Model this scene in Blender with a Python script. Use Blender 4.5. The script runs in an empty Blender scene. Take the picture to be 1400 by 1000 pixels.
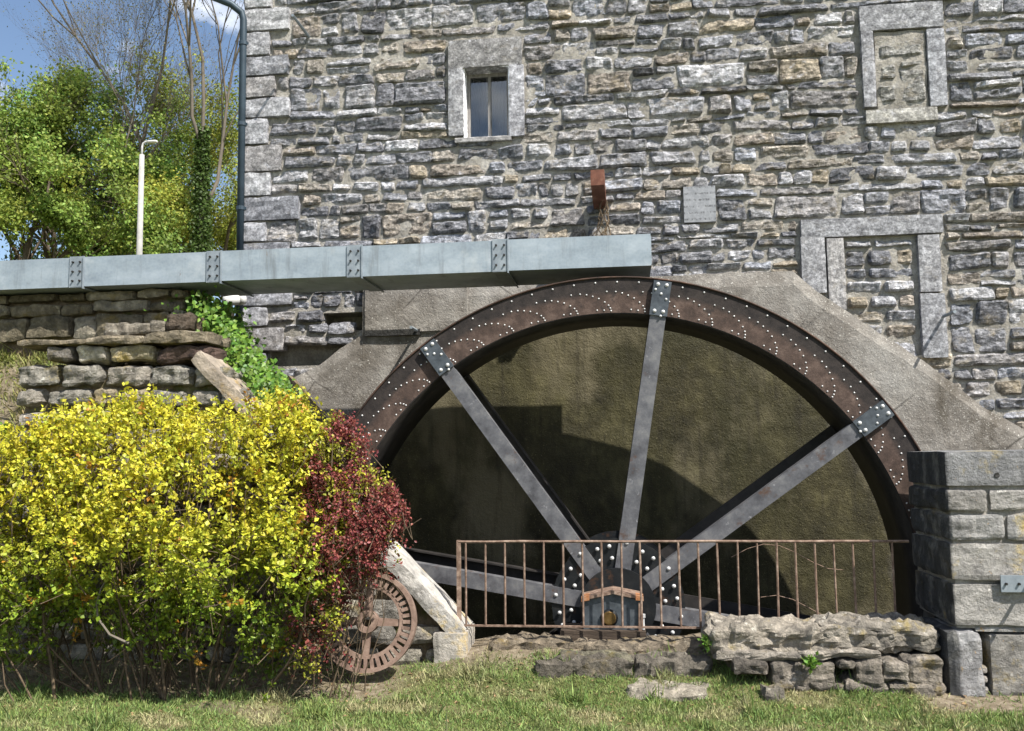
import bpy, math, random
import numpy as np
from mathutils import Vector, Matrix, noise as mnoise

S = bpy.context.scene
COL = S.collection
rnd = random.Random(7)
rs = np.random.RandomState(7)

# ------------------------------------------------------------------ camera, sky, sun, exposure
CAM = Vector((0.0, -7.5, 1.65))
YAW, PITCH, ROLL, FPX = 0.1206, 0.0938, -0.013, 1250.0          # focal length in pixels of a 1400 px wide frame
_fw = Vector((-math.sin(YAW)*math.cos(PITCH), math.cos(YAW)*math.cos(PITCH), math.sin(PITCH)))
_r0 = Vector((math.cos(YAW), math.sin(YAW), 0)); _u0 = _r0.cross(_fw)
_r = _r0*math.cos(ROLL)+_u0*math.sin(ROLL); _u = -_r0*math.sin(ROLL)+_u0*math.cos(ROLL)
cd = bpy.data.cameras.new('camera'); cam = bpy.data.objects.new('camera', cd); COL.objects.link(cam)
cd.lens = FPX/1400*36; cd.sensor_width = 36; cd.clip_end = 3000
cam.matrix_world = Matrix(((_r.x,_u.x,-_fw.x,CAM.x),(_r.y,_u.y,-_fw.y,CAM.y),(_r.z,_u.z,-_fw.z,CAM.z),(0,0,0,1)))
S.camera = cam
S.render.resolution_x, S.render.resolution_y = 1024, 731

SUN = Vector((1.28, -1.0, 2.01)).normalized()                     # towards the sun
EL = math.asin(SUN.z); AZ = math.atan2(SUN.x, SUN.y)
w = bpy.data.worlds.new('World'); S.world = w; w.use_nodes = True
nt = w.node_tree; nt.nodes.clear()
wo = nt.nodes.new('ShaderNodeOutputWorld'); bg = nt.nodes.new('ShaderNodeBackground'); bg.inputs[1].default_value = 0.1
sky = nt.nodes.new('ShaderNodeTexSky'); sky.sky_type = 'NISHITA'; sky.sun_disc = False
sky.sun_elevation = EL; sky.sun_rotation = AZ; sky.air_density = 1.0; sky.dust_density = 1.3; sky.ozone_density = 1.5
tc = nt.nodes.new('ShaderNodeTexCoord'); mp = nt.nodes.new('ShaderNodeMapping'); mp.inputs['Scale'].default_value = (1, 1, 1.9); mp.inputs['Location'].default_value = (0.15, 0.3, 0.0)
cn = nt.nodes.new('ShaderNodeTexNoise'); cn.inputs['Scale'].default_value = 4.2; cn.inputs['Detail'].default_value = 9; cn.inputs['Roughness'].default_value = 0.56
cr = nt.nodes.new('ShaderNodeValToRGB'); cr.color_ramp.elements[0].position = 0.52; cr.color_ramp.elements[1].position = 0.66
mx = nt.nodes.new('ShaderNodeMix'); mx.data_type = 'RGBA'; mx.inputs['B'].default_value = (9.5, 9.7, 10.0, 1)
L = nt.links
L.new(tc.outputs['Generated'], mp.inputs[0]); L.new(mp.outputs[0], cn.inputs['Vector']); L.new(cn.outputs[0], cr.inputs[0])
L.new(cr.outputs[0], mx.inputs['Factor']); L.new(sky.outputs[0], mx.inputs['A']); L.new(mx.outputs['Result'], bg.inputs[0]); L.new(bg.outputs[0], wo.inputs[0])
sl = bpy.data.lights.new('sun', 'SUN'); sl.energy = 5.0; sl.angle = math.radians(0.53); sl.color = (1.0, 0.955, 0.88)
so = bpy.data.objects.new('sun', sl); COL.objects.link(so); so.rotation_euler = SUN.to_track_quat('Z', 'Y').to_euler(); so.location = SUN*30
vs = S.view_settings; vs.view_transform = 'Standard'; vs.look = 'None'; vs.gamma = 1; vs.use_curve_mapping = False; vs.exposure = 0.78

# ------------------------------------------------------------------ helpers
def at(px, py, Y):
    """point on the plane y = Y that a photo pixel looks at"""
    d = _fw + _r*((px-700)/FPX) - _u*((py-500)/FPX)
    return CAM + d*((Y-CAM.y)/d.y)
def N1(x, y=0.0, z=0.0, s=1.0): return mnoise.noise(Vector((x*s, y*s, z*s)))
def fbm(x, y, z, s=1.0, o=3):
    v = 0; a = 1.0
    for i in range(o):
        v += a*mnoise.noise(Vector((x*s, y*s, z*s))); s *= 2.1; a *= 0.5
    return v
def smooth(a, b, x):
    t = min(1, max(0, (x-a)/(b-a))); return t*t*(3-2*t)

class MB:
    def __init__(s): s.v = []; s.f = []; s.c = []
    def add(s, vs_, fs, col=(1,1,1)):
        o = len(s.v); s.v += [tuple(p) for p in vs_]; s.f += [tuple(i+o for i in f) for f in fs]; s.c += [col]*len(vs_)
        return s
    def box(s, x0, x1, y0, y1, z0, z1, col=(1,1,1), mat=None):
        P = [Vector(p) for p in ((x0,y0,z0),(x1,y0,z0),(x1,y1,z0),(x0,y1,z0),(x0,y0,z1),(x1,y0,z1),(x1,y1,z1),(x0,y1,z1))]
        if mat is not None: P = [mat @ p for p in P]
        return s.add(P, [(0,1,5,4),(1,2,6,5),(2,3,7,6),(3,0,4,7),(4,5,6,7),(3,2,1,0)], col)
    def tube(s, pts, rad, n=6, col=(1,1,1), cap=True):
        pts = [Vector(p) for p in pts]; m = len(pts); rad = rad if hasattr(rad, '__len__') else [rad]*m
        V = []; F = []; prev = None
        for i, p in enumerate(pts):
            t = (pts[min(i+1, m-1)]-pts[max(i-1, 0)]).normalized()
            if prev is None:
                a = Vector((0,0,1)) if abs(t.z) < .9 else Vector((1,0,0)); u = t.cross(a).normalized()
            else:
                u = (prev - t*prev.dot(t)).normalized()
            prev = u; b = t.cross(u)
            for k in range(n):
                an = 2*math.pi*k/n; V.append(p+(u*math.cos(an)+b*math.sin(an))*rad[i])
        for i in range(m-1):
            for k in range(n):
                a = i*n+k; b_ = i*n+(k+1) % n; F.append((a, b_, b_+n, a+n))
        if cap: F += [tuple(range(n))[::-1], tuple(range((m-1)*n, m*n))]
        return s.add(V, F, col)
    def prism(s, pts, y0, y1, col=(1,1,1)):
        n = len(pts); V = [(p[0], y0, p[1]) for p in pts]+[(p[0], y1, p[1]) for p in pts]
        F = [tuple(range(n)), tuple(range(2*n-1, n-1, -1))]+[(i, i+n, (i+1) % n+n, (i+1) % n) for i in range(n)]
        return s.add(V, F, col)
    def rock(s, c, size, div=(5,3,4), rr=0.03, amp=0.02, ns=6.0, seed=0.0, col=(1,1,1), strata=0.0, mat=None, warp=0.0):
        """rough rounded block"""
        hx, hy, hz = [d/2 for d in size]; idx = {}; V = []; F = []
        nx, ny, nz = div; c = Vector(c)
        def vert(i, j, k):
            key = (i, j, k)
            if key in idx: return idx[key]
            p = Vector((-hx+2*hx*i/nx, -hy+2*hy*j/ny, -hz+2*hz*k/nz))
            r = min(rr, hx*.9, hy*.9, hz*.9); q = Vector((max(-hx+r, min(hx-r, p.x)), max(-hy+r, min(hy-r, p.y)), max(-hz+r, min(hz-r, p.z))))
            d = p-q
            if d.length > 1e-6: p = q+d.normalized()*r
            nrm = Vector((p.x/hx, p.y/hy, p.z/hz)); w_ = p+c
            a = amp*fbm(w_.x+seed, w_.y-seed, w_.z+seed*.7, ns, 3)
            if strata: a += strata*mnoise.noise(Vector((w_.x*2+seed, w_.y*2, w_.z*26+seed)))
            mxn = max(abs(nrm.x), abs(nrm.y), abs(nrm.z)) or 1
            dirn = Vector([v if abs(v) > .75*mxn else v*.3 for v in nrm]); dirn.normalize()
            p = p+dirn*a
            if warp:
                p.y += warp*fbm(w_.x*3.1+seed, w_.z*2, seed, 1, 2); p.z += warp*.45*fbm(w_.x*3.7, w_.y*3+seed, seed, 1, 2); p.x += warp*N1(w_.y*6+seed, w_.z*5)
            if mat is not None: p = mat @ p
            idx[key] = len(V); V.append(p+c); return idx[key]
        for a in range(nx):
            for b in range(ny):
                F.append((vert(a,b,0), vert(a,b+1,0), vert(a+1,b+1,0), vert(a+1,b,0))); F.append((vert(a,b,nz), vert(a+1,b,nz), vert(a+1,b+1,nz), vert(a,b+1,nz)))
        for a in range(nx):
            for b in range(nz):
                F.append((vert(a,0,b), vert(a+1,0,b), vert(a+1,0,b+1), vert(a,0,b+1))); F.append((vert(a,ny,b), vert(a,ny,b+1), vert(a+1,ny,b+1), vert(a+1,ny,b)))
        for a in range(ny):
            for b in range(nz):
                F.append((vert(0,a,b), vert(0,a,b+1), vert(0,a+1,b+1), vert(0,a+1,b))); F.append((vert(nx,a,b), vert(nx,a+1,b), vert(nx,a+1,b+1), vert(nx,a,b+1)))
        return s.add(V, F, col)
    def face_stone(s, quad, y0, proud, seed, res=0.042, amp=0.016, col=(1,1,1), rough=1.0):
        """stone in a wall face seen from -y: quad = 4 (x,z) corners bl,br,tr,tl; y0 the bed plane"""
        w_ = ((quad[1][0]-quad[0][0])+(quad[2][0]-quad[3][0]))/2; h_ = ((quad[3][1]-quad[0][1])+(quad[2][1]-quad[1][1]))/2
        nx = max(3, min(16, int(w_/res)+2)); nz = max(3, min(10, int(h_/res)+2)); V = []; F = []
        tx = rnd.uniform(-.03, .03)*rough; tz = rnd.uniform(-.05, .035)*rough
        es = min(.03, .22*min(w_, h_))
        us = [0, es/w_*.35]+[es/w_+(1-2*es/w_)*i/(nx-2) for i in range(nx-1)]+[1-es/w_*.35, 1]
        vs2 = [0, es/h_*.35]+[es/h_+(1-2*es/h_)*i/(nz-2) for i in range(nz-1)]+[1-es/h_*.35, 1]
        for j, v in enumerate(vs2):
            for i, u in enumerate(us):
                x = (quad[0][0]*(1-u)+quad[1][0]*u)*(1-v)+(quad[3][0]*(1-u)+quad[2][0]*u)*v
                z = (quad[0][1]*(1-u)+quad[1][1]*u)*(1-v)+(quad[3][1]*(1-u)+quad[2][1]*u)*v
                du = min(u, 1-u)*w_; dv = min(v, 1-v)*h_
                if du < es and dv < es:                       # round the corners in outline
                    k = .35*(1-du/es)*(1-dv/es)*es*1.6
                    x += k if u < .5 else -k; z += k if v < .5 else -k
                x += .012*N1(x*9, seed, z*9)*rough; z += .010*N1(x*9+40, seed, z*9)*rough
                if i in (0, len(us)-1) or j in (0, len(vs2)-1): y = y0+.03
                else:
                    d = min(1, min(du, dv)/es); prof = .55+.45*math.sin(min(1, d)*math.pi/2)
                    if d < .5: prof = .5
                    y = y0-proud*prof-(u-.5)*tx-(v-.5)*tz
                    y -= amp*(fbm(x+seed, seed, z*1.3, 9.0, 3)*.95+abs(mnoise.noise(Vector((x*7+seed, 3.1, z*10+seed))))*.8-.3)*(.4+.6*d)*rough
                V.append((x, y, z))
        n = len(us)
        for j in range(len(vs2)-1):
            for i in range(n-1): F.append((j*n+i, j*n+i+1, (j+1)*n+i+1, (j+1)*n+i))
        return s.add(V, F, col)
    def build(s, name, mat, parent=None, smooth_=False, origin=None):
        V = np.array(s.v, dtype=np.float64)
        if origin is None:
            lo, hi = V.min(0), V.max(0); origin = Vector(((lo[0]+hi[0])/2, (lo[1]+hi[1])/2, lo[2]))
        else: origin = Vector(origin)
        me = bpy.data.meshes.new(name); me.from_pydata([tuple(v) for v in (V-np.array(origin))], [], s.f)
        at_ = me.attributes.new('tint', 'FLOAT_COLOR', 'POINT')
        at_.data.foreach_set('color', np.concatenate([np.array(s.c, dtype=np.float32), np.ones((len(s.c),1), np.float32)], 1).ravel())
        if smooth_: me.polygons.foreach_set('use_smooth', [True]*len(me.polygons))
        me.materials.append(mat); me.update()
        o = bpy.data.objects.new(name, me); COL.objects.link(o); link_to(o, parent, origin)
        return o
def wpos(o):
    p = Vector(o.location)
    while o.parent: o = o.parent; p += o.location
    return p
def link_to(o, parent, origin):
    if parent is not None:
        o.parent = parent; o.location = Vector(origin)-wpos(parent)
    else: o.location = origin
def tag(o, label=None, cat=None, group=None, kind=None):
    if label: o['label'] = label
    if cat: o['category'] = cat
    if group: o['group'] = group
    if kind: o['kind'] = kind
    return o
def thing(name, loc, label, cat, group=None):
    o = bpy.data.objects.new(name, None); COL.objects.link(o); o.location = loc; o.empty_display_size = .2
    return tag(o, label, cat, group)
def inst(src, parent, loc, rot=None, scale=None):
    o = src.copy(); COL.objects.link(o); o.parent = parent; o.location = Vector(loc)-wpos(parent)
    if rot is not None: o.rotation_euler = rot
    if scale is not None: o.scale = scale
    return o

# ------------------------------------------------------------------ materials
class MT:
    def __init__(s, name):
        s.m = bpy.data.materials.new(name); s.m.use_nodes = True; s.t = s.m.node_tree; s.t.nodes.clear()
        s.out = s.n('ShaderNodeOutputMaterial'); s.b = s.n('ShaderNodeBsdfPrincipled'); s.l(s.b.outputs[0], s.out.inputs[0])
        s.pos = s.n('ShaderNodeNewGeometry').outputs['Position']
    def n(s, t, **k):
        x = s.t.nodes.new(t)
        for a, v in k.items(): setattr(x, a, v)
        return x
    def l(s, a, b): s.t.links.new(a, b)
    def set(s, sock, v):
        if isinstance(v, bpy.types.NodeSocket): s.l(v, sock)
        elif isinstance(v, (tuple, list)) and len(v) == 3 and sock.type == 'RGBA': sock.default_value = (*v, 1)
        else: sock.default_value = v
    def vec(s, scale=(1,1,1), loc=(0,0,0), rot=(0,0,0)):
        m = s.n('ShaderNodeMapping'); s.l(s.pos, m.inputs[0]); m.inputs['Scale'].default_value = scale; m.inputs['Location'].default_value = loc; m.inputs['Rotation'].default_value = rot
        return m.outputs[0]
    def noise(s, scale, detail=4, rough=.55, vec=None, dist=0):
        x = s.n('ShaderNodeTexNoise'); s.l(vec or s.pos, x.inputs['Vector']); x.inputs['Scale'].default_value = scale
        x.inputs['Detail'].default_value = detail; x.inputs['Roughness'].default_value = rough; x.inputs['Distortion'].default_value = dist
        return x.outputs[0]
    def voro(s, scale, vec=None, feat='F1', rnd_=1):
        x = s.n('ShaderNodeTexVoronoi', feature=feat); s.l(vec or s.pos, x.inputs['Vector']); x.inputs['Scale'].default_value = scale; x.inputs['Randomness'].default_value = rnd_
        return x.outputs[0]
    def ramp(s, f, *st):
        x = s.n('ShaderNodeValToRGB'); e = x.color_ramp.elements
        while len(e) < len(st): e.new(.5)
        for i, (p, c) in enumerate(st): e[i].position = p; e[i].color = (*c, 1) if isinstance(c, (tuple, list)) else (c, c, c, 1)
        s.l(f, x.inputs[0]); return x.outputs[0]
    def mix(s, f, a, b, blend='MIX'):
        x = s.n('ShaderNodeMix', data_type='RGBA', blend_type=blend); s.set(x.inputs['Factor'], f); s.set(x.inputs['A'], a); s.set(x.inputs['B'], b); return x.outputs['Result']
    def math(s, op, a, b=0.0, clamp=False):
        x = s.n('ShaderNodeMath', operation=op, use_clamp=clamp); s.set(x.inputs[0], a); s.set(x.inputs[1], b); return x.outputs[0]
    def attr(s, n='tint'):
        x = s.n('ShaderNodeAttribute'); x.attribute_name = n; return x.outputs['Color']
    def sep(s, v=None):
        x = s.n('ShaderNodeSeparateXYZ'); s.l(v or s.pos, x.inputs[0]); return x.outputs
    def bump(s, h, strength=.5, dist=.02, normal=None):
        x = s.n('ShaderNodeBump'); s.l(h, x.inputs['Height']); x.inputs['Strength'].default_value = strength; x.inputs['Distance'].default_value = dist
        if normal: s.l(normal, x.inputs['Normal'])
        return x.outputs[0]
    def fin(s, col=None, rough=.8, metal=0.0, normal=None, spec=.3):
        if col is not None: s.set(s.b.inputs['Base Color'], col)
        s.set(s.b.inputs['Roughness'], rough); s.set(s.b.inputs['Metallic'], metal); s.b.inputs['Specular IOR Level'].default_value = spec
        if normal: s.l(normal, s.b.inputs['Normal'])
        return s.m
    def leaf(s, col, rough=.5, trans=.35, tcol=None):
        s.t.nodes.remove(s.b)
        d = s.n('ShaderNodeBsdfPrincipled'); s.set(d.inputs['Base Color'], col); d.inputs['Roughness'].default_value = rough; d.inputs['Specular IOR Level'].default_value = .35
        t = s.n('ShaderNodeBsdfTranslucent'); s.set(t.inputs[0], tcol or col); m = s.n('ShaderNodeMixShader'); m.inputs[0].default_value = trans
        s.l(d.outputs[0], m.inputs[1]); s.l(t.outputs[0], m.inputs[2]); s.l(m.outputs[0], s.out.inputs[0]); return s.m

def mat_wallstone(name, dressed=False, lichen=.5):
    m = MT(name); tint = m.attr()
    big = m.noise(2.2, 4, .6); fine = m.noise(34, 7, .72); mid = m.noise(11, 7, .7, m.vec((1,1,1.5)))
    c = m.mix(1.0, tint, m.ramp(mid, (.30, (.36,.36,.38)), (.5, (.95,.95,.97)), (.68, (1.75,1.75,1.78))), 'MULTIPLY')
    c = m.mix(1.0, c, m.ramp(fine, (.3, .4), (.5, 1.0), (.68, 1.8)), 'MULTIPLY')
    pale = m.ramp(m.noise(13, 6, .7, m.vec((1,1,1), (7,3,1))), (.58, 0), (.68, 1))
    c = m.mix(m.math('MULTIPLY', pale, .7), c, (.60,.60,.64))
    tan = m.ramp(m.noise(5.5, 5, .68, m.vec((1,1,1.6), (3,9,4))), (.6-.08*lichen, 0), (.72, 1))
    c = m.mix(m.math('MULTIPLY', tan, .75*lichen), c, (.38,.31,.19))
    dk = m.ramp(m.noise(7, 5, .7, m.vec((1,1,1), (1,19,14))), (.62, 0), (.74, 1))
    c = m.mix(m.math('MULTIPLY', dk, .6), c, (.07,.07,.075))
    sp = m.ramp(m.voro(60), (.10, 1), (.2, 0)); sp = m.math('MULTIPLY', sp, m.ramp(big, (.5, 0), (.6, .7)))
    c = m.mix(sp, c, (.6,.6,.58))
    if dressed:
        h = m.math('ADD', m.math('MULTIPLY', m.noise(60, 5, .7), .6), m.math('MULTIPLY', m.noise(14, 4, .6), .5))
        nrm = m.bump(h, .9, .012)
    else:
        h = m.math('ADD', m.math('MULTIPLY', m.noise(16, 8, .72, m.vec((1,1,1.5)), .6), 1.2), m.math('MULTIPLY', m.noise(48, 6, .75), .5))
        h = m.math('ADD', h, m.math('MULTIPLY', m.voro(15, m.vec((1,1,1.5))), .8))
        nrm = m.bump(h, 1.0, .045)
    return m.fin(c, .82, 0, nrm, .25)
M_WALL = mat_wallstone('rubble_limestone', False, .8)
M_DRESS = mat_wallstone('dressed_limestone', True, .25)

def mat_mortar():
    m = MT('lime_mortar')
    c = m.ramp(m.noise(6, 7, .7), (.3, (.20,.185,.16)), (.5, (.37,.345,.30)), (.68, (.56,.535,.49)))
    c = m.mix(m.ramp(m.noise(40, 5, .7), (.5, 0), (.64, .75)), c, (.20,.20,.205))
    return m.fin(c, .95, 0, m.bump(m.noise(30, 8, .75), 1.0, .03), .15)
M_MORTAR = mat_mortar()

def mat_concrete():
    m = MT('splash_stained_concrete'); xyz = m.sep()
    dx = m.math('ADD', xyz[0], .08); dz = m.math('SUBTRACT', xyz[2], .42)
    r = m.math('SQRT', m.math('ADD', m.math('MULTIPLY', dx, dx), m.math('MULTIPLY', dz, dz)))
    r = m.math('ADD', r, m.math('MULTIPLY', m.math('SUBTRACT', m.noise(1.7, 4, .6), .5), .5))
    wet_or_shade = m.ramp(m.math('SUBTRACT', r, 1.9, True), (.60, 1), (.86, 0))                  # moss where the wheel throws water
    dry = m.ramp(m.noise(1.4, 6, .65), (.32, (.115,.10,.082)), (.5, (.20,.183,.162)), (.68, (.31,.295,.27)))
    dry = m.mix(m.ramp(m.noise(5, 6, .7, m.vec((1,1,1), (4,2,8))), (.52, 0), (.68, .8)), dry, (.36,.335,.30))
    dry = m.mix(m.ramp(m.noise(2.6, 5, .6, m.vec((1.4,1,.5), (14,2,3))), (.56, 0), (.7, .75)), dry, (.085,.072,.055))
    moss = m.ramp(m.noise(3.2, 7, .7, m.vec((1,1,.7))), (.3, (.016,.014,.007)), (.5, (.046,.040,.017)), (.7, (.105,.093,.042)))
    moss = m.mix(m.ramp(m.noise(1.1, 4, .6, m.vec((1,1,.6), (5,5,5))), (.45, 0), (.65, .8)), moss, (.032,.03,.011))
    moss = m.mix(m.ramp(m.noise(.9, 4, .6, m.vec((1.3,1,.8), (3.3,0,7))), (.52, 0), (.66, .75)), moss, (.16,.138,.085))
    crk = m.ramp(m.voro(.9, m.vec((1,1,1.2), (2,0,1)), 'DISTANCE_TO_EDGE'), (.0, 1), (.012, 0))
    dry = m.mix(m.math('MULTIPLY', crk, m.ramp(m.noise(1.5, 2, .5), (.45, 0), (.6, .8))), dry, (.04,.035,.03))
    strk = m.ramp(m.noise(5, 5, .65, m.vec((2.6,1,.22), (1,1,4))), (.52, 0), (.7, .55)); moss = m.mix(strk, moss, (.018,.015,.008))
    c = m.mix(wet_or_shade, dry, moss)
    k = m.ramp(m.noise(1.3, 3, .5, m.vec((1,1,1), (9,1,0))), (.36, .1), (.56, 1))
    sp = m.math('MULTIPLY', m.ramp(m.voro(26), (.10, 1), (.19, 0)), k)
    sp2 = m.math('MULTIPLY', m.ramp(m.voro(55, m.vec((1,1,1), (2,2,2))), (.12, .9), (.24, 0)), m.ramp(m.noise(2.1, 3, .5, m.vec((1,1,1), (1,7,3))), (.40, 0), (.55, 1)))
    c = m.mix(m.math('MULTIPLY', m.math('MULTIPLY', m.math('MAXIMUM', sp, sp2), .9), m.math('SUBTRACT', 1.0, m.math('MULTIPLY', wet_or_shade, .72))), c, m.mix(wet_or_shade, (.55,.53,.48), (.30,.26,.13)))
    pit = m.ramp(m.voro(34, m.vec((1,1,1), (8,0,3))), (.08, 1), (.17, 0))
    c = m.mix(m.math('MULTIPLY', pit, .5), c, (.03,.028,.02))
    h = m.math('ADD', m.noise(9, 8, .7), m.math('MULTIPLY', m.noise(60, 5, .7), .4))
    return m.fin(c, m.ramp(wet_or_shade, (0, .9), (1, .62)), 0, m.bump(h, .8, .025), .25)
M_CONC = mat_concrete()

def mat_gen(name, stops, scale=6, detail=6, rough=.7, metal=0, bscale=20, bstr=.4, bdist=.01, extra=None, stretch=(1,1,1), spec=.3, tint=False):
    m = MT(name); c = m.ramp(m.noise(scale, detail, .65, m.vec(stretch)), *stops)
    for (es, lo, hi, col, loc) in (extra or []):
        c = m.mix(m.ramp(m.noise(es, 6, .68, m.vec((1,1,1), loc)), (lo, 0), (hi, 1)), c, col)
    if tint: c = m.mix(1.0, c, m.attr(), 'MULTIPLY')
    return m.fin(c, rough, metal, m.bump(m.noise(bscale, 7, .7, m.vec(stretch)), bstr, bdist), spec)
M_BLOCK = mat_gen('pale_limestone_block', ((.3,(.20,.195,.19)),(.5,(.36,.35,.335)),(.7,(.52,.50,.475))), 7, 8, .85, 0, 26, .9, .02,
    [(3.2,.56,.68,(.46,.36,.17),(1,4,2)), (4.5,.58,.72,(.12,.115,.11),(8,1,5)), (11,.62,.7,(.62,.61,.58),(3,3,9))], tint=True)
def mat_pier():
    m = MT('pier_limestone')
    c = m.ramp(m.noise(7, 8, .68), (.3, (.20,.195,.19)), (.5, (.36,.35,.335)), (.7, (.54,.52,.495)))
    for (es, lo, hi, col, loc) in ((3.2,.55,.66,(.50,.39,.16),(1,4,2)), (4.5,.56,.7,(.15,.145,.14),(8,1,5)), (11,.6,.68,(.64,.63,.60),(3,3,9)), (17,.64,.7,(.55,.32,.09),(2,8,1))):
        c = m.mix(m.ramp(m.noise(es, 6, .68, m.vec((1,1,1), loc)), (lo, 0), (hi, 1)), c, col)
    c = m.mix(1.0, c, m.attr(), 'MULTIPLY')
    x = m.math('SUBTRACT', PIER_X+.062, m.math('ADD', m.sep()[0], m.math('MULTIPLY', m.noise(9, 5, .7), .05)))     # shade put into the colour of the wheel-side face, mixed with algae stain
    wet_or_shade = m.ramp(m.math('MULTIPLY', x, 20.0, True), (.2, 0), (.6, 1))
    shade_slime = m.ramp(m.noise(8, 7, .7, m.vec((1,1,.5))), (.32, (.02,.022,.026)), (.52, (.06,.062,.064)), (.68, (.22,.215,.20)))
    c = m.mix(m.math('MULTIPLY', wet_or_shade, .92), c, shade_slime)
    h = m.math('ADD', m.noise(26, 8, .74), m.math('MULTIPLY', m.noise(7, 6, .7), 1.0))
    return m.fin(c, .88, 0, m.bump(h, 1.0, .04), .2)
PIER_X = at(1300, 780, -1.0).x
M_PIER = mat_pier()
M_ROUGH = mat_gen('weathered_rubble', ((.3,(.10,.095,.09)),(.5,(.24,.225,.20)),(.68,(.44,.41,.37))), 11, 8, .9, 0, 24, 1.0, .06,
    [(4,.57,.68,(.30,.25,.12),(2,2,7)), (5,.58,.7,(.055,.052,.05),(6,6,1)), (13,.6,.68,(.55,.54,.5),(5,1,2))], tint=True)
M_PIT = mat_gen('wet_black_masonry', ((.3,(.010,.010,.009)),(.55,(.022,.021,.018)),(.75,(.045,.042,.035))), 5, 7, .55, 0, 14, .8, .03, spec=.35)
M_RUST = mat_gen('rusted_dark_iron', ((.3,(.022,.016,.014)),(.48,(.055,.034,.026)),(.66,(.115,.066,.047))), 4.2, 8, .72, .25, 40, .35, .006,
    [(9,.56,.68,(.016,.014,.014),(4,4,1)), (14,.64,.72,(.17,.10,.065),(1,8,3))], stretch=(1,1,1))
def mat_ring():
    m = MT('wheel_shroud_iron'); xyz = m.sep()
    dx = m.math('ADD', xyz[0], .08); dz = m.math('SUBTRACT', xyz[2], .42)
    r = m.math('SQRT', m.math('ADD', m.math('MULTIPLY', dx, dx), m.math('MULTIPLY', dz, dz)))
    r = m.math('ADD', r, m.math('MULTIPLY', m.math('SUBTRACT', m.noise(5, 5, .6), .5), .10))
    rust = m.ramp(m.noise(8, 8, .72), (.3, (.030,.021,.017)), (.5, (.075,.050,.040)), (.68, (.15,.105,.085)))
    rust = m.mix(m.ramp(m.noise(5, 6, .7, m.vec((1,1,1), (4,1,4))), (.57, 0), (.64, .85)), rust, (.03,.024,.022))
    dark = m.ramp(m.noise(12, 6, .7), (.3, (.012,.010,.010)), (.7, (.045,.036,.032)))
    c = m.mix(m.ramp(m.math('SUBTRACT', r, 2.0, True), (.49, 0), (.54, 1)), rust, dark)     # old tar band along the outer edge
    return m.fin(c, .75, .15, m.bump(m.noise(35, 7, .7), .4, .008), .3)
M_RING = mat_ring()
M_STEEL = mat_gen('weathered_grey_steel', ((.3,(.06,.06,.066)),(.5,(.115,.116,.126)),(.7,(.19,.188,.19))), 9, 7, .6, .25, 60, .3, .005,
    [(6,.58,.7,(.09,.055,.04),(3,1,1)), (16,.64,.72,(.26,.26,.27),(1,6,6))], stretch=(1,1,1))
M_PLATE = mat_gen('blue_grey_steel_plate', ((.3,(.05,.058,.068)),(.6,(.10,.115,.13)),(.8,(.17,.18,.19))), 14, 6, .5, .45, 60, .25, .004)
M_DKSTEEL = mat_gen('dark_wet_steel', ((.3,(.016,.015,.015)),(.6,(.04,.036,.034)),(.8,(.07,.06,.055))), 7, 6, .6, .2, 40, .3, .006)
M_HUB = mat_gen('oily_blue_black_iron', ((.3,(.007,.008,.009)),(.55,(.016,.018,.020)),(.75,(.042,.040,.036))), 6, 7, .5, .35, 40, .3, .006,
    [(5,.57,.66,(.075,.04,.024),(2,0,3))])
M_ZINC = mat_gen('zinc_bolt_heads', ((.3,(.40,.40,.40)),(.7,(.68,.68,.67))), 30, 3, .45, .2, 40, .1, .002)
def mat_galv():
    m = MT('galvanised_sheet')
    c = m.ramp(m.noise(3.0, 9, .66, m.vec((1,1,2))), (.28, (.19,.23,.27)), (.5, (.26,.31,.355)), (.72, (.35,.40,.445)))
    c = m.mix(m.math('MULTIPLY', m.ramp(m.voro(42), (.0, 0), (.9, 1)), .25), c, (.42,.47,.50))
    c = m.mix(m.ramp(m.noise(4.5, 6, .66, m.vec((2.4,1,.25), (3,1,2))), (.54, 0), (.72, .7)), c, (.15,.165,.175))      # run-off streaks
    c = m.mix(m.ramp(m.noise(2.0, 5, .65, m.vec((1,1,1), (6,6,1))), (.6, 0), (.74, .6)), c, (.46,.49,.50))
    c = m.mix(m.ramp(m.noise(15, 5, .7, m.vec((1,1,.5), (2,3,8))), (.66, 0), (.73, .7)), c, (.17,.12,.085))
    h = m.math('ADD', m.noise(1.6, 3, .5), m.math('MULTIPLY', m.noise(50, 4, .6), .03))
    return m.fin(c, m.ramp(m.noise(5, 5, .6), (.3, .42), (.7, .68)), .15, m.bump(h, .5, .05), .4)
M_GALV = mat_galv()
M_GALVD = mat_gen('galvanised_joint_plate', ((.3,(.17,.20,.23)),(.7,(.31,.35,.38))), 12, 6, .55, .2, 70, .15, .004, spec=.45)
M_FENCE = mat_gen('rusty_fence_iron', ((.3,(.10,.062,.045)),(.5,(.20,.135,.10)),(.7,(.36,.27,.21))), 22, 6, .8, .1, 80, .5, .003)
M_GEAR = mat_gen('cast_iron_brown_rust', ((.3,(.11,.072,.055)),(.5,(.20,.135,.105)),(.7,(.30,.215,.17))), 12, 7, .85, .05, 70, .6, .004)
M_BEAM = mat_gen('orange_rust_beam', ((.3,(.085,.034,.023)),(.55,(.16,.065,.042)),(.75,(.30,.19,.14))), 14, 6, .8, 0, 50, .5, .005, stretch=(1,.3,1))
M_ORANGE = mat_gen('orange_primer_rust', ((.3,(.20,.075,.03)),(.5,(.34,.15,.065)),(.7,(.36,.27,.20))), 26, 5, .7, 0, 50, .3, .003)
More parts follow.
